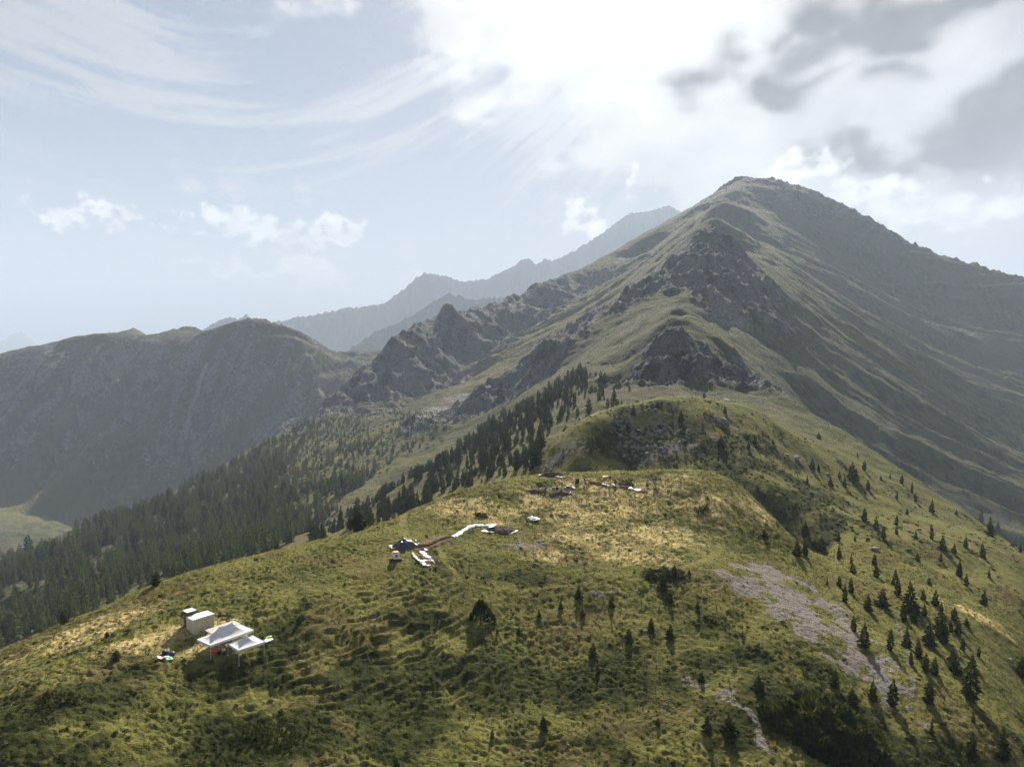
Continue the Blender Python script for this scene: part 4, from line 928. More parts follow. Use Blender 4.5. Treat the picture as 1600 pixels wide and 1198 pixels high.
# ---------------------------------------------------------------- pop-up tents
def tent(name, px, py, deg, L_, W_, eave, rise, ridge, pw, label, legs, ropes):
    p = hit(px, py); rz = axes(p, deg); gl = low_ground(p, rz, L_, W_); zc = 0.7*gl[0]+0.3*sum(gl)/4+.02
    o = thing(name, (p.x, p.y, zc), rz, label, 'tent')
    nx, ny = 36, 20; VV_, FF = [], []
    for i in range(nx+1):
        for j in range(ny+1):
            x, y = i/nx*L_, j/ny*W_; xx, yy = x-L_/2, y-W_/2
            t_ = max(abs(yy)/(W_/2), max(0, (abs(xx)-ridge))/(L_/2-ridge)); ridge_dip = 0.16*max(0, 1-(abs(xx)/max(ridge, .01)))*(ridge > 0)*(1-t_)
            sag = -0.07*math.sin(math.pi*min(1, t_))*0.6
            VV_.append((x, y, eave + rise*(1-t_)**pw - ridge_dip + sag))
    for i in range(nx):
        for j in range(ny): a = i*(ny+1)+j; FF.append((a, a+ny+1, a+ny+2, a+1))
    me = bpy.data.meshes.new('canopy'); me.from_pydata(VV_, [], FF); me.materials.append(M_tent); me.update()
    cn = link('canopy', me, o); cn.modifiers.new('cloth', 'SOLIDIFY').thickness = .012
    d = .018
    for nm, bx in (('valance', (-d, L_+d, -d, -d+.012)), ('valance', (-d, L_+d, W_+d-.012, W_+d)), ('valance', (-d, -d+.012, -d+.015, W_+d-.015)), ('valance', (L_+d-.012, L_+d, -d+.015, W_+d-.015))):
        MB().box(*bx, eave-.30, eave+.004).build(nm, M_tent, cn)
    for lx, ly in legs:
        c, s = math.cos(rz), math.sin(rz); x, y = lx*(L_-.08)+.04, ly*(W_-.08)+.04
        g = ground(p.x+c*x-s*y, p.y+s*x+c*y)-zc
        m = MB().box(x-.032, x+.032, y-.032, y+.032, g-.05, eave-.02); m.box(x-.09, x+.09, y-.09, y+.09, g-.01, g+.05); m.build('leg', M_alu, o)
    for y in (.06, W_-.06): MB().bar((0.05, y, eave-.08), (L_-.05, y, eave-.08), .02).build('truss_bar', M_alu, o)
    for (x, y), (ex, ey) in ropes:
        c, s = math.cos(rz), math.sin(rz); g = ground(p.x+c*ex-s*ey, p.y+s*ex+c*ey)-zc
        rp = MB().bar((x, y, eave-.12), (ex, ey, g+.05), .008, 4).build('guy_rope', M_rope, o)
        MB().bar((ex, ey, g-.1), (ex, ey, g+.16), .022, 5).build('peg', M_alu, rp)
    return o, p, rz, zc
L1, W1 = 6.1, 3.1
big, bp, brz, bz = tent('pavilion_tent', 329.4, 1033.8, 30, L1, W1, 2.02, 1.3, 0.95, 2.3, 'large white pop-up tent with two peaks beside the cream container', [(0,0),(1,0),(0,1),(1,1),(.5,0),(.5,1)],
    [((0,0),(-.6,-2.6)),((0,W1),(-2.2,W1-.4)),((L1*.5,0),(L1*.32,-2.2)),((L1,W1),(L1+1.8,W1+1.2))])
sml, sp_, srz, sz_ = tent('pavilion_tent', 373.3, 1040.0, 26, 3.45, 3.0, 1.92, 1.1, 0.0, 2.6, 'small square white pop-up tent with one peak in front of the large one', [(0,0),(1,0),(0,1),(1,1)],
    [((0,0),(-1.3,-2.0)),((3.45,0),(2.6,-2.4)),((3.45,0),(5.6,-1.3)),((3.45,3.0),(5.4,3.6))])
# ---------------------------------------------------------------- container, cabin, lean-to
def corr(x0, x1, y, z0, z1, pitch, amp, axis='x'):
    """trapezoid corrugated sheet standing in the plane y"""
    m = MB(); n = max(1, int(round((x1-x0)/pitch))); pts = []
    for i in range(n):
        b0 = x0+(x1-x0)*i/n; w_ = (x1-x0)/n; pts += [(b0, 0), (b0+.35*w_, 0), (b0+.5*w_, amp), (b0+.85*w_, amp)]
    pts.append((x1, 0)); V_ = []
    for a, d in pts:
        for z in (z0, z1): V_.append((a, y+d, z) if axis == 'x' else (y+d, a, z))
    return m.add(V_, [(2*i, 2*i+2, 2*i+3, 2*i+1) for i in range(len(pts)-1)])
CL, CW, CH = 2.95, 1.8, 2.0
p = hit(302.2, 991.5); rz = axes(p, 27); zc = min(low_ground(p, rz, CL, CW))+.08
co = thing('storage_container', (p.x, p.y, zc), rz, 'cream corrugated storage container with pale roof behind the tents', 'container')
for x, y in ((0, 0), (CL-.12, 0), (0, CW-.12), (CL-.12, CW-.12)): MB().box(x, x+.12, y, y+.12, -.25, CH-.11).build('corner_post', M_contpost, co)
npan = 5
for i in range(npan):
    a, b_ = .12+(CL-.24)*i/npan, .12+(CL-.24)*(i+1)/npan-.012
    for y, am in ((.05, -.045), (CW-.05, .045)): corr(a, b_, y, .08, CH-.12, .24, am*1.5).build('wall_panel', M_cont, co)
corr(.12, CW-.12, CL-.05, .08, CH-.12, .175, .045, 'y').build('wall_panel', M_cont, co)
for y0, y1 in ((.125, CW/2-.01), (CW/2+.01, CW-.125)):
    dr = MB().box(.03, .07, y0, y1, .06, CH-.13).build('door', M_cont, co); ym = y1-.12 if y0 < .5 else y0+.12
    MB().bar((.005, ym, .1), (.005, ym, CH-.2), .018).build('lock_rod', M_alu, dr); MB().box(-.03, .03, ym-.03, ym+.22, 1.0, 1.05).build('handle', M_alu, dr)
for x0, x1, y0, y1 in ((.12, CL-.12, 0, .1), (.12, CL-.12, CW-.1, CW), (0, .1, .12, CW-.12), (CL-.1, CL, .12, CW-.12)): MB().box(x0, x1, y0, y1, -.12, .079).build('bottom_rail', M_contpost, co)
for i in range(3):
    a, b_ = -.05+(CL+.1)*i/3, -.05+(CL+.1)*(i+1)/3-.008
    MB().box(a, b_, -.05, CW+.05, CH-.108, CH-.03 + (.012 if i == 1 else 0)).build('roof_panel', M_controof, co)
MB().box(-.055, .10, -.055, .05, 0.0, CH-.12).build('corner_flap', M_contpost, co)
# cabin behind the container
c, s = math.cos(rz), math.sin(rz); cx, cy = -.28, CW-.55
q = Vector((p.x+c*cx-s*cy, p.y+s*cx+c*cy, 0)); q = Vector((p.x+c*(.22)-s*(CW+.12), p.y+s*(.22)+c*(CW+.12), 0)); q.z = ground(q.x, q.y)
ca_ = thing('toilet_cabin', q, rz, 'narrow red-brown cabin with a white roof tucked behind the cream container', 'cabin')
MB().box(0, 1.15, 0, 1.05, .08, 1.98).build('wall', M_cabin, ca_); MB().box(-.07, 1.22, -.07, 1.12, 1.981, 2.08).build('roof', M_white, ca_)
d_ = MB().box(-.03, -.002, .2, .95, .12, 1.9).build('door', M_cabin, ca_); MB().box(-.07, -.031, .28, .32, 1.05, 1.2).build('handle', M_alu, d_); MB().box(-.1, 1.25, -.1, 1.15, -.25, .079).build('base', M_darkwood, ca_)
# lean-to roof behind the big tent
c, s = math.cos(brz), math.sin(brz); lx, ly = 2.0, W1+.05
q = Vector((bp.x+c*lx-s*ly, bp.y+s*lx+c*ly, bz)); q.z = ground(q.x, q.y)
sh = thing('shelter', q, brz, 'open shelter with a pale corrugated sheet roof behind the large tent', 'shelter')
SL, SW, SH = 4.2, 1.6, 1.7
for i in range(6):
    a, b_ = SL*i/6, SL*(i+1)/6-.01; m = MB(); pts = []
    for k in range(6): w_ = (b_-a)/6; b0 = a+w_*k; pts += [(b0, 0), (b0+.4*w_, 0), (b0+.5*w_, .035), (b0+.9*w_, .035)]
    pts.append((b_, 0)); m.add([(x_, y_, SH+dz_+(.10 if y_ else 0)) for x_, dz_ in pts for y_ in (0, SW)], [(2*k, 2*k+2, 2*k+3, 2*k+1) for k in range(len(pts)-1)]); m.build('roof_sheet', M_galv, sh)
for x in (.1, SL/2, SL-.1):
    for y in (.1, SW-.1): MB().box(x-.05, x+.05, y-.05, y+.05, -.5, SH-.01+(.05 if y > 1 else .0)).build('post', M_wood, sh)
for y, z in ((.1, SH-.13), (SW-.1, SH-.04)): MB().box(0.02, SL-.02, y-.04, y+.04, z, z+.1).build('beam', M_wood, sh)
# ---------------------------------------------------------------- lumps: bags, sacks, buckets
def lump(name, px, py, sx, sy, sz, mat, label, cat, group=None, seed=0, rz=0.0, sink=.12, p=None, second=None):
    p = p or hit(px, py); rg = random.Random(seed+int(px*7)); bm = bmesh.new(); bmesh.ops.create_icosphere(bm, subdivisions=3, radius=1.0)
    for v in bm.verts:
        n = v.co.normalized(); k = 1+.16*math.sin(4*n.x+seed)*math.cos(3*n.y+2*seed)+.10*math.sin(9*n.z+5*n.x+seed)
        e = .55; v.co = Vector((math.copysign(abs(n.x)**e, n.x)*sx/2*k, math.copysign(abs(n.y)**e, n.y)*sy/2*k, (math.copysign(abs(n.z)**.7, n.z)*.5*k+.5-sink)*sz))
    me = bpy.data.meshes.new(name); bm.to_mesh(me); bm.free(); me.materials.append(mat); me.polygons.foreach_set('use_smooth', np.ones(len(me.polygons), bool))
    o = thing(name, p, rz, label, cat, group)
    link('body' if second else 'body', me, o)
    MB().bar((-sx*.18, 0, sz*.78), (0, 0, sz*1.02), .025).bar((0, 0, sz*1.02), (sx*.18, 0, sz*.78), .025).build('strap', second or mat, o)
    return o
lump('backpack', 258.2, 1022.4, .75, .6, .55, M_navy, 'dark backpack with grey flap on the meadow left of the tents', 'backpack', seed=1, second=M_alu)
lump('backpack', 267.3, 1023.2, .95, .6, .55, M_black, 'black bag lying right of the dark backpack on the meadow', 'bag', seed=2)
# things under the big tent
def in_tent(x, y):
    c, s = math.cos(brz), math.sin(brz); X, Y = bp.x+c*x-s*y, bp.y+s*x+c*y; return Vector((X, Y, ground(X, Y)))
lump('bag', 335, 1011, .62, .5, .65, M_red, 'bright red-orange bag under the large tent', 'bag', seed=3, p=in_tent(1.25, 1.4))
lump('bag', 341, 1013, .5, .45, .4, M_navy, 'dark blue bag right of the red-orange bag under the large tent', 'bag', seed=4, p=in_tent(1.75, 1.0))
lump('sack', 345, 1011, .42, .4, .4, M_pink, 'small pale sack in the shade of the large tent', 'sack', seed=5, p=in_tent(2.5, 1.25))
lump('bag', 345, 1016, .6, .5, .42, M_black, 'black bag at the front of the large tent', 'bag', seed=6, p=in_tent(2.2, .55))
lump('bag', 328, 1030, .45, .4, .4, M_black, 'dark bag beside the front leg of the large tent', 'bag', seed=7, p=in_tent(-.35, .25))
tb = thing('camp_table', in_tent(3.2, 1.8), brz, 'dark folding table in the shade under the large tent', 'table')
MB().box(-.9, .9, -.4, .4, .70, .74).build('table_top', M_darkwood, tb)
for x in (-.8, .8):
    for y in (-.32, .32): MB().box(x-.025, x+.025, y-.025, y+.025, -.1, .699).build('leg', M_alu, tb)
lg = hit(351.5, 964.5); lo_ = thing('timber_log', lg, axes(lg, -38), 'dark timber trestle lying on the grass right of the container', 'timber')
MB().bar((-1.1, 0, .28), (.9, .05, .34), .16, 8).build('beam', M_darkwood, lo_); MB().bar((.35, -.1, .25), (1.15, .02, .33), .10, 7).build('pale_beam', M_wood, lo_)
for x in (-.9, .6): MB().box(x-.07, x+.07, -.25, .25, -.12, .14).build('bearer', M_darkwood, lo_)

# ---------------------------------------------------------------- sheets, heaps and trenches follow the ground
def sheet(name, pts, mat, label, cat, group=None, lift=.16, wr=.06, step=.2, thick=.03, parent=None, holes=()):
    P = np.array([tuple(hit(*q).xy) for q in pts]) if not isinstance(pts, np.ndarray) else pts
    HP = [np.array([tuple(hit(*q).xy) for q in h_]) for h_ in holes]
    c0 = P.mean(0); x0, y0 = P.min(0)-step; x1, y1 = P.max(0)+step
    nx, ny = int((x1-x0)/step)+2, int((y1-y0)/step)+2
    gx_, gy_ = np.meshgrid(x0+np.arange(nx)*step, y0+np.arange(ny)*step, indexing='ij')
    gx_ = gx_+.25*step*pn(gx_*3.1, gy_*3.1); gy_ = gy_+.25*step*pn(gx_*3.1+9, gy_*3.1)
    jx, jy = gx_+.22*pn(gx_*1.7, gy_*1.7+4), gy_+.22*pn(gx_*1.7+8, gy_*1.7)
    ins = in_poly(jx, jy, P)
    for h_ in HP: ins &= ~in_poly(jx, jy, h_)
    zz = gz(gx_.ravel(), gy_.ravel()).reshape(gx_.shape)+lift+wr*fbm(gx_/.7, gy_/.7, 3, off=3.)+.5*wr*pn(gx_*4, gy_*4)
    ii = np.arange(nx*ny).reshape(nx, ny); cell = ins[:-1,:-1] & ins[1:,1:] & ins[1:,:-1] & ins[:-1,1:]
    q = np.stack([ii[:-1,:-1], ii[1:,:-1], ii[1:,1:], ii[:-1,1:]], -1)[cell]
    if len(q) == 0: return None
    used = np.unique(q); mp_ = np.full(nx*ny, -1); mp_[used] = np.arange(len(used))
    cz = float(zz.ravel()[used].mean())
    vv = np.stack([gx_.ravel()[used]-c0[0], gy_.ravel()[used]-c0[1], zz.ravel()[used]-cz], -1)
    if parent is not None: vv = vv+np.array([c0[0]-parent.location.x, c0[1]-parent.location.y, cz-parent.location.z])
    me = mesh_from(name, vv, mp_[q], [mat]); o = link(name, me, parent)
    if parent is None:
        o.location = (c0[0], c0[1], cz); o['label'] = label; o['category'] = cat
        if group: o['group'] = group
    o.modifiers.new('thickness', 'SOLIDIFY').thickness = thick
    return o
def heap(name, px, py, rx, ry, h, deg, mat, label, cat, edge=None, seed=0, edge_mat=None, ridge=.0, nm='heap_body'):
    p = hit(px, py); rz = axes(p, deg); o = thing(name, p, 0, label, cat); c, s = math.cos(rz), math.sin(rz)
    na, nr = 44, 14; V_, F_ = [], []
    for j in range(nr+1):
        for i in range(na):
            a = 6.2832*i/na; q = j/nr; wob = 1+.10*math.sin(3*a+seed)+.07*math.sin(7*a+2*seed)
            lx, ly = rx*q*math.cos(a)*wob, ry*q*math.sin(a)*wob; X, Y = p.x+c*lx-s*ly, p.y+s*lx+c*ly
            hz = h*max(0, 1-q**2.3)*(1+.18*math.sin(lx*2.3/rx+seed)+.10*math.sin(9*a+seed)*q) + .05*math.sin(8*X+3*Y)*math.sin(7*Y)
            V_.append((X-p.x, Y-p.y, ground(X, Y)-p.z+hz-.06*(q > .99)+.04))
    for j in range(nr):
        for i in range(na): a = j*na+i; b_ = j*na+(i+1) % na; F_.append((a, a+na, b_+na, b_))
    me = bpy.data.meshes.new(nm); me.from_pydata(V_, [], F_); me.validate(); me.materials.append(mat); me.polygons.foreach_set('use_smooth', np.ones(len(me.polygons), bool)); me.update()
    link(nm, me, o)
    if edge:
        rg = random.Random(seed)
        P = []
        for k in range(len(edge)): P.append(edge[k])
        for poly in edge: sheet('edge_sheet', poly, edge_mat or M_fleece, None, None, lift=.14, wr=.10, step=.16, parent=o)
    return o
def zz(l, x0, y0, k): return [(x0+a/k, y0+b/k) for a, b in l]
# white fleece laid out in an H round two soil squares
sheet('fleece_sheet', zz([(690,465),(735,425),(790,490),(900,590),(1030,610),(1090,590),(1180,710),(960,735),(840,610),(730,530)], 595, 835, 14.55), M_fleece, 'white ground fleece framing two dug squares, left piece of the pair', 'sheet', lift=.20, step=.13,
      holes=[zz([(985,635),(1075,625),(1150,695),(1050,710)], 595, 835, 14.55)])
sheet('fleece_sheet', zz([(860,400),(960,385),(1040,440),(1140,520),(1265,690),(1230,690),(1060,560),(960,500),(880,440)], 595, 835, 14.55), M_fleece, 'long white ground fleece tapering towards us, right piece of the pair', 'sheet', lift=.20, step=.13)
sheet('fleece_sheet', zz([(975,330),(1040,350),(1090,385),(1030,395),(985,370)], 595, 835, 14.55), M_fleece, 'small crumpled white fleece at the end of the trench', 'sheet', lift=.22, wr=.12, step=.12)
for nm, lb in (((800,480,1010,590),'brown dug square between the two white fleece strips'), ((990,640,1140,700),'small brown dug square at the lower end of the left fleece'), ((1060,420,1170,480),'brown spoil beside the upper end of the right fleece'), ((1240,590,1370,680),'brown spoil at the lower end of the right fleece')):
    a, b_, c_, d_ = nm; heap('soil_heap', 595+(a+c_)/2/14.55, 835+(b_+d_)/2/14.55, (c_-a)/2/14.55/8.8, (d_-b_)/14.55/8.8*1.2, .16, -25, M_bank, lb, 'soil', seed=a % 7)
# black tarpaulin over a heap
heap('covered_heap', 632.5, 851.5, 2.4, 1.5, 1.0, 6, M_black, 'black tarpaulin mound with crumpled pale edges on the hill', 'tarpaulin', seed=2, nm='tarpaulin',
     edge=[zz(q, 595, 835, 14.55) for q in ([(165,260),(240,240),(300,300),(380,320),(430,345),(250,345),(170,300)], [(680,235),(830,205),(885,170),(880,220),(740,255),(640,275),(480,305),(470,285)], [(740,125),(800,120),(850,170),(790,165)])])
# water tank on a pallet
p = hit(618.6, 874.2); rz = axes(p, 12); ib = thing('water_tank', p, rz, 'white caged water tank with orange lid on a pallet on the hill', 'tank')
MB().box(-.46, .46, -.5, .5, .26, 1.26).build('tank_body', M_white, ib); MB().box(-.40, .42, -.45, .45, 1.262, 1.42).build('lid', M_orange, ib); MB().box(-.20, .20, -.535, -.531, .60, 1.0).build('label_plate', M_glass, ib)
for z in (.12, .22): MB().box(-.95, .95, -.6, .6, z-.03, z).build('pallet_board', M_darkwood, ib)
for x in (-.85, 0, .85): MB().box(x-.07, x+.07, -.58, .58, -.1, .09).build('pallet_block', M_darkwood, ib)
for z in (.35, .65, .95, 1.25):
    m = MB(); k = [(-.5, -.525), (.5, -.525), (.5, .525), (-.5, .525)]
    for a, b_ in zip(k, k[1:]+k[:1]): m.bar((*a, z), (*b_, z), .014, 4)
    m.build('cage_bar', M_alu, ib)
for x, y in ((-.5, -.525), (.5, -.525), (.5, .525), (-.5, .525), (0, -.528)): MB().bar((x, y, .24), (x, y, 1.26), .014, 4).build('cage_bar', M_alu, ib)
# trench with banks, then its white cover
def ribbon(name, pts, prof, mat, parent=None, step=.35, wob=.06, dx=0, dy=0, dz=0):
    P = [hit(*q) for q in pts]; line = []
    for a, b_ in zip(P[:-1], P[1:]):
        n = max(2, int((b_-a).length/step))
        for i in range(n): line.append(a.lerp(b_, i/n))
    line.append(P[-1]); V_, F_ = [], []; k = len(prof)
    for i, q in enumerate(line):
        d = (line[min(i+1, len(line)-1)]-line[max(i-1, 0)]); d.z = 0; d.normalize(); nn = Vector((-d.y, d.x, 0)); w_ = 1+.18*math.sin(i*1.3)+.12*math.sin(i*.47)
        for off, z in prof:
            X, Y = q.x+nn.x*off*w_, q.y+nn.y*off*w_; V_.append((X-dx, Y-dy, ground(X, Y)+z*(1+.2*math.sin(i*2.1+off))+wob*math.sin(i*3.7+off*5)*.5-dz))
    for i in range(len(line)-1):
        for j in range(k-1): a = i*k+j; F_.append((a, a+1, a+k+1, a+k))
    me = bpy.data.meshes.new(name); me.from_pydata(V_, [], F_); me.validate(); me.materials.append(mat); me.polygons.foreach_set('use_smooth', np.ones(len(me.polygons), bool)); me.update()
    return link(name, me, parent)
TP = zz([(745,335),(900,315),(1080,290),(1200,235),(1330,170),(1460,120),(1600,80)], 595, 835, 14.55)
p = hit(*TP[2]); tr = thing('dug_trench', p, 0, 'narrow dark trench with brown spoil banks running up the hill', 'trench')
tr_loc = tr.location.copy(); kw = dict(dx=p.x, dy=p.y, dz=p.z)
ribbon('spoil_bank', TP, [(.22, .03), (.34, .26), (.7, .34), (1.3, .18), (1.9, .02)], M_bank, tr, **kw); ribbon('spoil_bank', TP, [(-.22, .03), (-.32, .2), (-.55, .22), (-.9, .03)], M_bank, tr, **kw)
ribbon('trench_floor', TP, [(-.24, .02), (0, -.02), (.24, .02)], M_soil, tr, **kw)
TC = zz([(110,320),(180,290),(260,240),(345,185),(440,155),(560,155),(650,155),(720,145)], 695, 805, 9.41)
rb = ribbon('fleece_sheet', TC, [(-.46, .08), (-.34, .17), (-.12, .20), (.1, .22), (.32, .18), (.44, .08)], M_fleece, None, wob=.12)
rb['label'] = 'long white fleece covering the upper part of the trench'; rb['category'] = 'sheet'
heap('excavation_pit', 784, 828, 2.9, 2.0, .55, 6, M_soil, 'dark dug pit rimmed with crumpled white sheets near the trench cover', 'excavation', seed=5, nm='soil',
     edge=[zz(q, 695, 805, 9.41) for q in ([(520,240),(560,215),(640,235),(760,240),(800,255),(690,265),(560,260)], [(1000,235),(1060,220),(1100,240),(960,285),(890,285)], [(630,150),(720,125),(735,150),(660,180)])])
sheet('tarpaulin', zz([(620,215),(700,175),(770,165),(740,215),(660,240)], 695, 805, 9.41), M_blue, 'dark blue-grey sheet in the pit near the trench cover', 'tarpaulin', lift=.62, wr=.1, step=.16)
sheet('crumpled_sheet', zz([(1200,55),(1290,25),(1370,45),(1420,80),(1360,105),(1240,80)], 695, 805, 9.41), M_fleece, 'small crumpled white sheet alone on the hillside below the dig', 'sheet', lift=.3, wr=.25, step=.16)
# ---------------------------------------------------------------- the dig on the hilltop
k3 = (825, 735, 14.55)
heap('soil_heap', 861, 742.6, 2.6, 1.2, .75, 0, M_soil, 'dark soil heap on the skyline of the hilltop', 'soil', seed=1, nm='soil', edge=[zz([(560,135),(640,140),(860,150),(850,165),(680,170)], *k3), zz([(215,95),(260,90),(340,110),(260,125)], *k3)])
heap('soil_heap', 874, 771.5, 2.5, 1.3, .45, 20, M_soil, 'large grey-brown soil heap on white sheeting in the middle of the dig', 'soil', seed=3, nm='soil', edge=[zz([(445,555),(480,590),(600,625),(690,590),(760,560),(770,585),(640,640),(500,610)], *k3), zz([(960,480),(1005,490),(950,545),(900,545)], *k3)])
heap('soil_heap', 890, 762.5, .95, .8, .3, 0, M_soil, 'small flat soil heap on a white sheet right of the large one', 'soil', seed=4, nm='soil', edge=[zz([(800,395),(920,345),(1040,375),(1100,405),(960,450),(880,430)], *k3)])
heap('soil_heap', 838, 767.5, 2.2, 1.0, .35, 8, M_soil, 'dark dug edge at the left end of the dig', 'soil', seed=6, nm='soil', edge=[zz([(200,455),(260,445),(420,470),(400,490),(250,475)], *k3)])
heap('soil_heap', 843, 757.8, .75, .45, .45, -15, M_soil, 'small dark spoil ridge at the upper left of the dig', 'soil', seed=7, nm='soil')
bo = hit(901.5, 755.5); bd = thing('tilted_board', bo, axes(bo, 35), 'dark board propped up at a slant on the hilltop', 'board')
MB().add([(-.55, -.05, -.1), (.55, -.05, -.1), (.85, .25, 1.05), (-.1, .25, 1.05), (-.55, .02, -.1), (.55, .02, -.1), (.85, .32, 1.05), (-.1, .32, 1.05)], [(0, 1, 2, 3), (7, 6, 5, 4), (0, 4, 5, 1), (1, 5, 6, 2), (2, 6, 7, 3), (3, 7, 4, 0)]).build('panel', M_darkwood, bd)
MB().bar((0, .3, .95), (.0, .9, -.05), .03).build('prop', M_wood, bd)
k4 = (925, 730, 13.33)
sheet('plastic_sheet', zz([(735,455),(810,420),(850,455),(1010,470),(1025,495),(960,525),(860,490)], *k4), M_white, 'bright white plastic sheet at the right end of the dig', 'sheet', lift=.25, wr=.16, step=.16)
heap('soil_heap', 975, 761.0, 1.3, .7, .25, -12, M_bank, 'brown soil left of the bright white plastic sheet', 'soil', seed=8, nm='soil')
heap('soil_heap', 1006.5, 768.4, .9, .7, .25, -12, M_bank, 'brown soil at the lower right end of the bright white sheet', 'soil', seed=9, nm='soil')
heap('soil_heap', 983.5, 757.0, 1.2, .6, .55, -8, M_soil, 'dark peaty soil heap above the bright white plastic sheet', 'soil', seed=10, nm='soil', edge=[zz([(860,350),(910,355),(935,405),(890,390)], *k4)])
heap('soil_heap', 971.5, 756.4, .9, .5, .35, -8, M_soil, 'low dark soil heap between the kneeling digger and the peaty heap', 'soil', seed=11, nm='soil')
sheet('plastic_sheet', zz([(180,365),(230,350),(330,385),(400,395),(380,410),(290,400)], *k4), M_fleece, 'long white sheet below the standing digger', 'sheet', lift=.22, wr=.1, step=.14)
sheet('plastic_sheet', zz([(390,360),(440,350),(510,410),(480,420)], *k4), M_fleece, 'small white sheet in front of the kneeling digger', 'sheet', lift=.22, wr=.1, step=.14)
sheet('plastic_sheet', zz([(200,205),(260,195),(340,205),(330,218),(230,218)], *k4), M_white, 'white sheet behind the standing digger on the skyline', 'sheet', lift=.3, wr=.1, step=.16)
heap('soil_heap', 934, 755.0, 1.6, .6, .3, -8, M_bank, 'brown soil right of the seated diggers', 'soil', seed=12, nm='soil')
lump('tool_case', 1011.5, 759.4, .7, .4, .3, M_navy, 'dark case in the grass left of the two walkers', 'case', seed=13)
for i, (px, py) in enumerate(((863.6, 764.0), (866.4, 763.9))):
    p = hit(px, py); o = thing('bucket', p, 0, 'left of two black buckets beside the digger in white' if i == 0 else 'right of two black buckets beside the digger in white', 'bucket', 'black buckets at the dig'); V_, F_ = [], []
    n = 14
    for r_, z in ((.13, 0), (.18, .34), (.165, .34), (.12, .03)):
        for j in range(n): V_.append((r_*math.cos(6.2832*j/n), r_*math.sin(6.2832*j/n), z))
    for k in range(3):
        for j in range(n): F_.append((k*n+j, k*n+(j+1) % n, (k+1)*n+(j+1) % n, (k+1)*n+j))
    F_ += [tuple(range(n))[::-1], tuple(range(3*n, 4*n))]
    MB().add(V_, F_).build('pail', M_black, o); m = MB(); hp = [(.18*math.cos(a), 0, .34+.16*math.sin(a)) for a in np.linspace(0, math.pi, 7)]
    for a, b_ in zip(hp[:-1], hp[1:]): m.bar(a, b_, .012, 4)
    m.build('handle', M_alu, o)
lump('backpack', 870.8, 764.6, .5, .45, .6, M_navy, 'dark blue backpack between the buckets and the digger in white', 'backpack', seed=14)
lump('bag', 923.5, 753.2, .7, .45, .4, M_red, 'red bag beside the seated diggers on the hilltop', 'bag', seed=15)
for px, py, sx, lb, mt in ((419.6, 998.0, 1.0, 'lime green sheet on the slope right of the tents', M_lime), (418.8, 1002.2, 1.3, 'white sheet below the lime green one right of the tents', M_white), (254.3, 1029.2, 1.5, 'pale pink sheet on the grass below the dark backpack', M_pink), (264.2, 1030.4, 1.0, 'green sheet on the grass below the black bag', M_green)):
    p = hit(px, py); a = axes(p, 12 if px < 300 else 35); c, s = math.cos(a), math.sin(a); q = np.array([(p.x+c*u*sx-s*v, p.y+s*u*sx+c*v) for u, v in ((-.5, -.38), (.5, -.38), (.5, .38), (-.5, .38))])
    sheet('ground_sheet', q, mt, lb, 'sheet', lift=.24, wr=.12, step=.13)
for pts, lb in (([(901,798),(905,804),(909,811)], 'thin pale measuring tape on the hillside below the dig'), ([(864,803),(870,816)], 'short pale measuring tape below the left end of the dig')):
    o = ribbon('measuring_tape', pts, [(-.07, .34), (.07, .36)], M_rope); o['label'] = lb; o['category'] = 'tape'
sheet('dug_patch', [(864,806),(880,803),(892,804),(880,808)], M_bank, 'bare brown dug strip on the hillside below the dig', 'soil', lift=.14, step=.2)
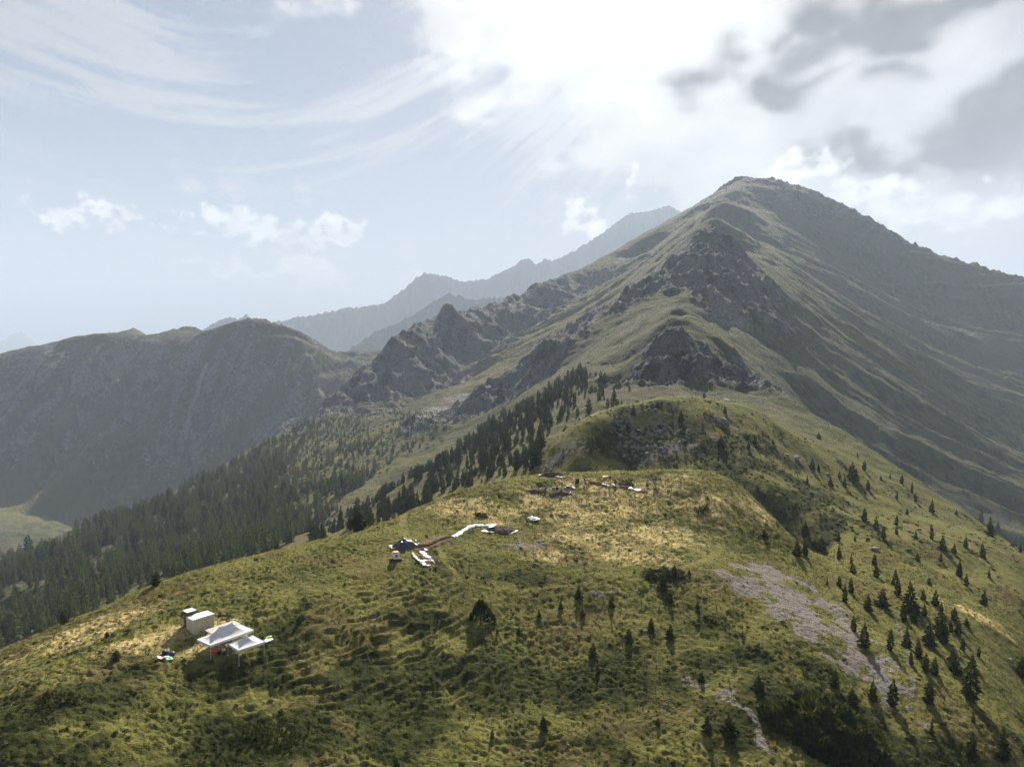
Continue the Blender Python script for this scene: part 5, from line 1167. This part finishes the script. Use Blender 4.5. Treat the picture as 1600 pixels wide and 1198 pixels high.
# ---------------------------------------------------------------- people at the dig
M_skin = plain('skin', (0.48, 0.29, 0.20), (0.42, 0.25, 0.17), 8, 0.6, 0.3)
M_hair = plain('hair', (0.03, 0.02, 0.014), (0.05, 0.034, 0.022), 20, 0.7, 0.2)
def skinned(name, joints, bones, mat, parent=None, root=0, grow=0.0):
    me = bpy.data.meshes.new(name); me.from_pydata([j[:3] for j in joints], bones, []); me.materials.append(mat)
    o = link(name, me, parent); md = o.modifiers.new('skin', 'SKIN'); md.use_smooth_shade = True
    for i, j in enumerate(joints):
        sv = me.skin_vertices[0].data[i]; sv.radius = (j[3]+grow, j[3]+grow); sv.use_root = (i == root)
    o.modifiers.new('round', 'SUBSURF').levels = 1; o.modifiers['round'].render_levels = 1
    return o
POSES = {   # hip, chest, neck, head, elbows, wrists, knees, ankles (x right, y forward, z up), metres
 'stand': dict(hip=(0,0,.92), chest=(0,.02,1.28), neck=(0,.02,1.50), head=(0,.05,1.66), el=((-.26,-.02,1.14),(.26,.02,1.14)), wr=((-.27,.10,.90),(.26,.14,.92)), kn=((-.11,.02,.50),(.11,.04,.50)), an=((-.14,0,.09),(.13,.02,.09))),
 'bend':  dict(hip=(0,-.12,.88), chest=(0,.22,1.10), neck=(0,.40,1.22), head=(0,.54,1.27), el=((-.24,.38,.88),(.24,.38,.88)), wr=((-.16,.50,.62),(.18,.52,.62)), kn=((-.12,.02,.48),(.12,.04,.48)), an=((-.15,-.02,.09),(.15,-.02,.09))),
 'kneel': dict(hip=(0,-.18,.40), chest=(0,.10,.72), neck=(0,.24,.90), head=(0,.34,1.03), el=((-.25,.24,.55),(.25,.26,.55)), wr=((-.16,.44,.30),(.16,.46,.32)), kn=((-.13,.22,.10),(.13,.22,.10)), an=((-.14,-.22,.08),(.14,-.22,.08))),
 'sit':   dict(hip=(0,0,.18), chest=(0,-.04,.54), neck=(0,-.02,.76), head=(0,.04,.92), el=((-.26,.08,.44),(.26,.08,.44)), wr=((-.14,.30,.42),(.14,.30,.42)), kn=((-.15,.36,.46),(.15,.38,.44)), an=((-.13,.66,.09),(.14,.68,.09))),
 'dig':   dict(hip=(0,-.05,.90), chest=(0,.12,1.22), neck=(0,.20,1.42), head=(0,.28,1.56), el=((-.26,.20,1.02),(.28,.26,1.00)), wr=((-.10,.46,.92),(.14,.50,.78)), kn=((-.13,.10,.50),(.13,-.04,.50)), an=((-.15,.12,.09),(.15,-.16,.09)))}
def person(px, py, pose, face, shirt, trousers, label, hat=None, scale=1.0, p=None):
    p = p or hit(px, py); q = POSES[pose]; o = thing('person', (p.x, p.y, p.z+.12), face, label, 'person', None); o.scale = (scale*1.16, scale*1.16, scale*1.08)
    hip, ch, nk, hd = (Vector(q[k]) for k in ('hip', 'chest', 'neck', 'head')); up = (hd-nk).normalized()
    J = [(*hip, .135), (*((hip+ch)/2), .125), (*ch, .15), (*nk, .058), (*hd, .098), (*(hd+up*.10), .080)]; B = [(0,1),(1,2),(2,3),(3,4),(4,5)]
    T, TB = [(*hip, .140)], []; S, SB = [(*(hip*.7+ch*.3), .135), (*ch, .158), (*(nk*.8+ch*.2), .075)], [(0,1),(1,2)]; shoes = []
    for k, sgn in ((0, -1), (1, 1)):
        sh = ch+Vector((sgn*.19, 0, .08)); el, wr = Vector(q['el'][k]), Vector(q['wr'][k]); d = (wr-el).normalized(); n = len(J)
        J += [(*sh, .062), (*el, .045), (*wr, .032), (*(wr+d*.08), .036)]; B += [(2,n),(n,n+1),(n+1,n+2),(n+2,n+3)]
        side = Vector((0, 0, 1)).cross(d).normalized() if abs(d.z) < .95 else Vector((1, 0, 0))
        for f_, (off, ln) in enumerate(((-.03, .075), (-.01, .09), (.01, .085), (.03, .07))):
            m = len(J); b0 = wr+d*.08; J += [(*(b0+side*off+d*ln*.55), .011), (*(b0+side*off*1.2+d*ln*.9-Vector((0, 0, .025))), .009)]; B += [(n+3, m), (m, m+1)]
        m = len(J); J += [(*(wr+d*.05-side*sgn*.05), .012), (*(wr+d*.09-side*sgn*.065), .010)]; B += [(n+2, m), (m, m+1)]
        s0 = len(S); S += [(*sh, .072), (*el, .055), (*(el+(wr-el)*.92), .042)]; SB += [(1,s0),(s0,s0+1),(s0+1,s0+2)]
        hp = hip+Vector((sgn*.095, 0, -.03)); kn, an = Vector(q['kn'][k]), Vector(q['an'][k]); n = len(J)
        toe = an+Vector((sgn*.03, .16, -.05)); J += [(*hp, .085), (*kn, .058), (*an, .042), (*toe, .035)]; B += [(0,n),(n,n+1),(n+1,n+2),(n+2,n+3)]
        t0 = len(T); T += [(*hp, .098), (*kn, .070), (*(kn+(an-kn)*.92), .060)]; TB += [(0,t0),(t0,t0+1),(t0+1,t0+2)]
        shoes.append([(*(an+Vector((0, -.05, -.04))), .048), (*an, .055), (*toe, .045)])
    J = [(a, b_, c_, r_*(1.0 if (i in (3, 4, 5) or r_ < .0405) else .58)) for i, (a, b_, c_, r_) in enumerate(J)]
    skinned('body', J, B, M_skin, o); skinned('shirt', S, SB, shirt, o, 1); skinned('trousers', T, TB, trousers, o)
    for s_ in shoes: skinned('shoe', s_, [(0,1),(1,2)], M_darkwood, o)
    fw = Vector((0, 1, 0)); skinned('hat' if hat else 'hair', [(*(hd-fw*.03+up*.03), .100), (*(hd-fw*.02+up*.115), .085)]+([(*(hd+fw*.13+up*.10), .03)] if hat else []), [(0,1)]+([(1,2)] if hat else []), hat or M_hair, o)
    nose = MB().add([tuple(hd+fw*.085+up*.0+Vector((-.014, 0, 0))), tuple(hd+fw*.085+Vector((.014, 0, 0))), tuple(hd+fw*.12-up*.01), tuple(hd+fw*.088+up*.055)], [(0,1,2),(1,3,2),(3,0,2)]).build('nose', M_skin, o)
    return o
M_wshirt = plain('white_shirt', (0.72, 0.72, 0.74), (0.6, 0.6, 0.63), 6); M_char = plain('charcoal_cloth', (0.03, 0.03, 0.034), (0.05, 0.05, 0.055), 6); M_olive = plain('olive_cloth', (0.09, 0.085, 0.05), (0.07, 0.065, 0.04), 6); M_khaki = plain('khaki_cloth', (0.26, 0.21, 0.13), (0.2, 0.16, 0.10), 6)
person(877.9, 763.2, 'stand', R(160), M_wshirt, M_char, 'standing person in white shirt and black trousers at the dig')
person(852.6, 765.0, 'kneel', R(60), M_navy, M_navy, 'crouching person in dark blue at the left end of the dig')
person(913.6, 753.6, 'bend', R(-70), M_char, M_olive, 'person in black bending over at the middle of the hilltop', M_char)
person(920.6, 753.6, 'sit', R(75), M_wshirt, M_navy, 'seated person in white shirt beside the red bag', M_char)
person(952.6, 754.4, 'dig', R(200), M_char, M_char, 'standing digger in dark clothes above the long white sheet', scale=.95)
person(961.2, 755.8, 'kneel', R(120), M_char, M_olive, 'kneeling digger in dark clothes right of the standing one', scale=1.05)
person(1024.2, 755.2, 'dig', R(-60), M_navy, M_char, 'rear of two people walking at the right end of the hilltop')
person(1021.6, 758.6, 'stand', R(-30), M_char, M_char, 'front of two people walking at the right end of the hilltop', scale=.98)
# ---------------------------------------------------------------- stones
def stone_mesh(name, seed, mat=M_grey, sub=1):
    rg = random.Random(seed); bm = bmesh.new(); bmesh.ops.create_icosphere(bm, subdivisions=sub, radius=1.0)
    cuts = [(Vector((rg.uniform(-1, 1), rg.uniform(-1, 1), rg.uniform(-1, 1))).normalized(), rg.uniform(.5, .8)) for _ in range(7)]
    for v in bm.verts:
        for n, d in cuts:
            k = v.co.dot(n)-d
            if k > 0: v.co -= n*k
        v.co *= rg.uniform(.92, 1.06)
    me = bpy.data.meshes.new(name); bm.to_mesh(me); bm.free(); me.materials.append(mat); return me
STONES = [stone_mesh('stone', s) for s in (1, 2, 3, 4)]
x, y = sample_ground(60000, 70, 430, R(-36), R(38), .4); f = field_at(scree, x, y)
k = ((f > .30) & (nrg.rand(len(x)) < (f-.25)*1.1)) | ((nrg.rand(len(x)) < .008) & (np.hypot(x, y) < 200)); x, y = x[k], y[k]; r = np.hypot(x, y)
s = (.05+.22*nrg.rand(len(x))**3)*np.where(r > 230, 2.6, 1.0)*np.clip(r/110, .8, 1.6)
scatter('scree_stones', np.stack([x, y, gz(x, y)], -1), nrg.rand(len(x), 3)*6.28, np.stack([s*1.2, s, s*.7], -1), nrg.randint(0, 4, len(x)), STONES, label='loose grey stones of the scree and stony patches', category='stones')
BIGST = [stone_mesh('boulder', s, M_grey, 2) for s in (11, 12, 13)]
for i, (px, py, w_, lb) in enumerate([(1366,857.5,13,'pale grey boulder alone on the right slope above the spruces'),(1134,626,14,'large pale boulder on the crest of the stony knoll'),(1128,658,20,'broad grey rock outcrop on the right side of the stony knoll'),(1118,652,9,'grey block left of the broad outcrop on the knoll'),(1243,714,11,'grey rock on the slope right of the knoll, right one of two'),(1229,711,9,'grey rock on the slope right of the knoll, left one of two'),(1012,708,9,'pale block low on the stony patch of the knoll'),(1031,690,8,'pale block in the middle of the stony patch of the knoll'),(998,672,8,'pale block high on the stony patch of the knoll'),(1292,740,7,'small grey rock among the dwarf conifers of the far slope'),(1287,765,5,'tiny pale rock lower down the far slope'),(736.8,829,7,'dark grey boulder against the white trench cover'),(1578,1030,7,'small pale rock near the right edge of the slope')]):
    p = hit(px, py)
    if p is None: continue
    s = w_*rng_of(p)/F_PX*.5; o = link('boulder', BIGST[i % 3], None, label=lb, category='boulder'); o.location = p; o.scale = (s*1.1, s, s*.75); o.rotation_euler = (0, 0, i*1.7)
# ---------------------------------------------------------------- mountain air
hm = bpy.data.materials.new('mountain_air'); hm.use_nodes = True; hm.node_tree.nodes.clear()
t = NT(hm.node_tree); ho = t.new('ShaderNodeOutputMaterial'); hv = t.new('ShaderNodeVolumePrincipled')
hv.inputs['Color'].default_value = (0.555, 0.675, 0.88, 1); hv.inputs['Density'].default_value = 0.000135; hv.inputs['Anisotropy'].default_value = 0.0
t.l.new(hv.outputs[0], ho.inputs['Volume'])
bm = bmesh.new(); bmesh.ops.create_cube(bm, size=1.0)
zlo, zhi = HAZE_LO, HAZE_HI
for v in bm.verts: v.co = Vector((v.co.x*52000, v.co.y*52000, zlo if v.co.z < 0 else zhi))
me = bpy.data.meshes.new('haze'); bm.to_mesh(me); bm.free(); me.materials.append(hm)
link('haze', me, kind='stuff')
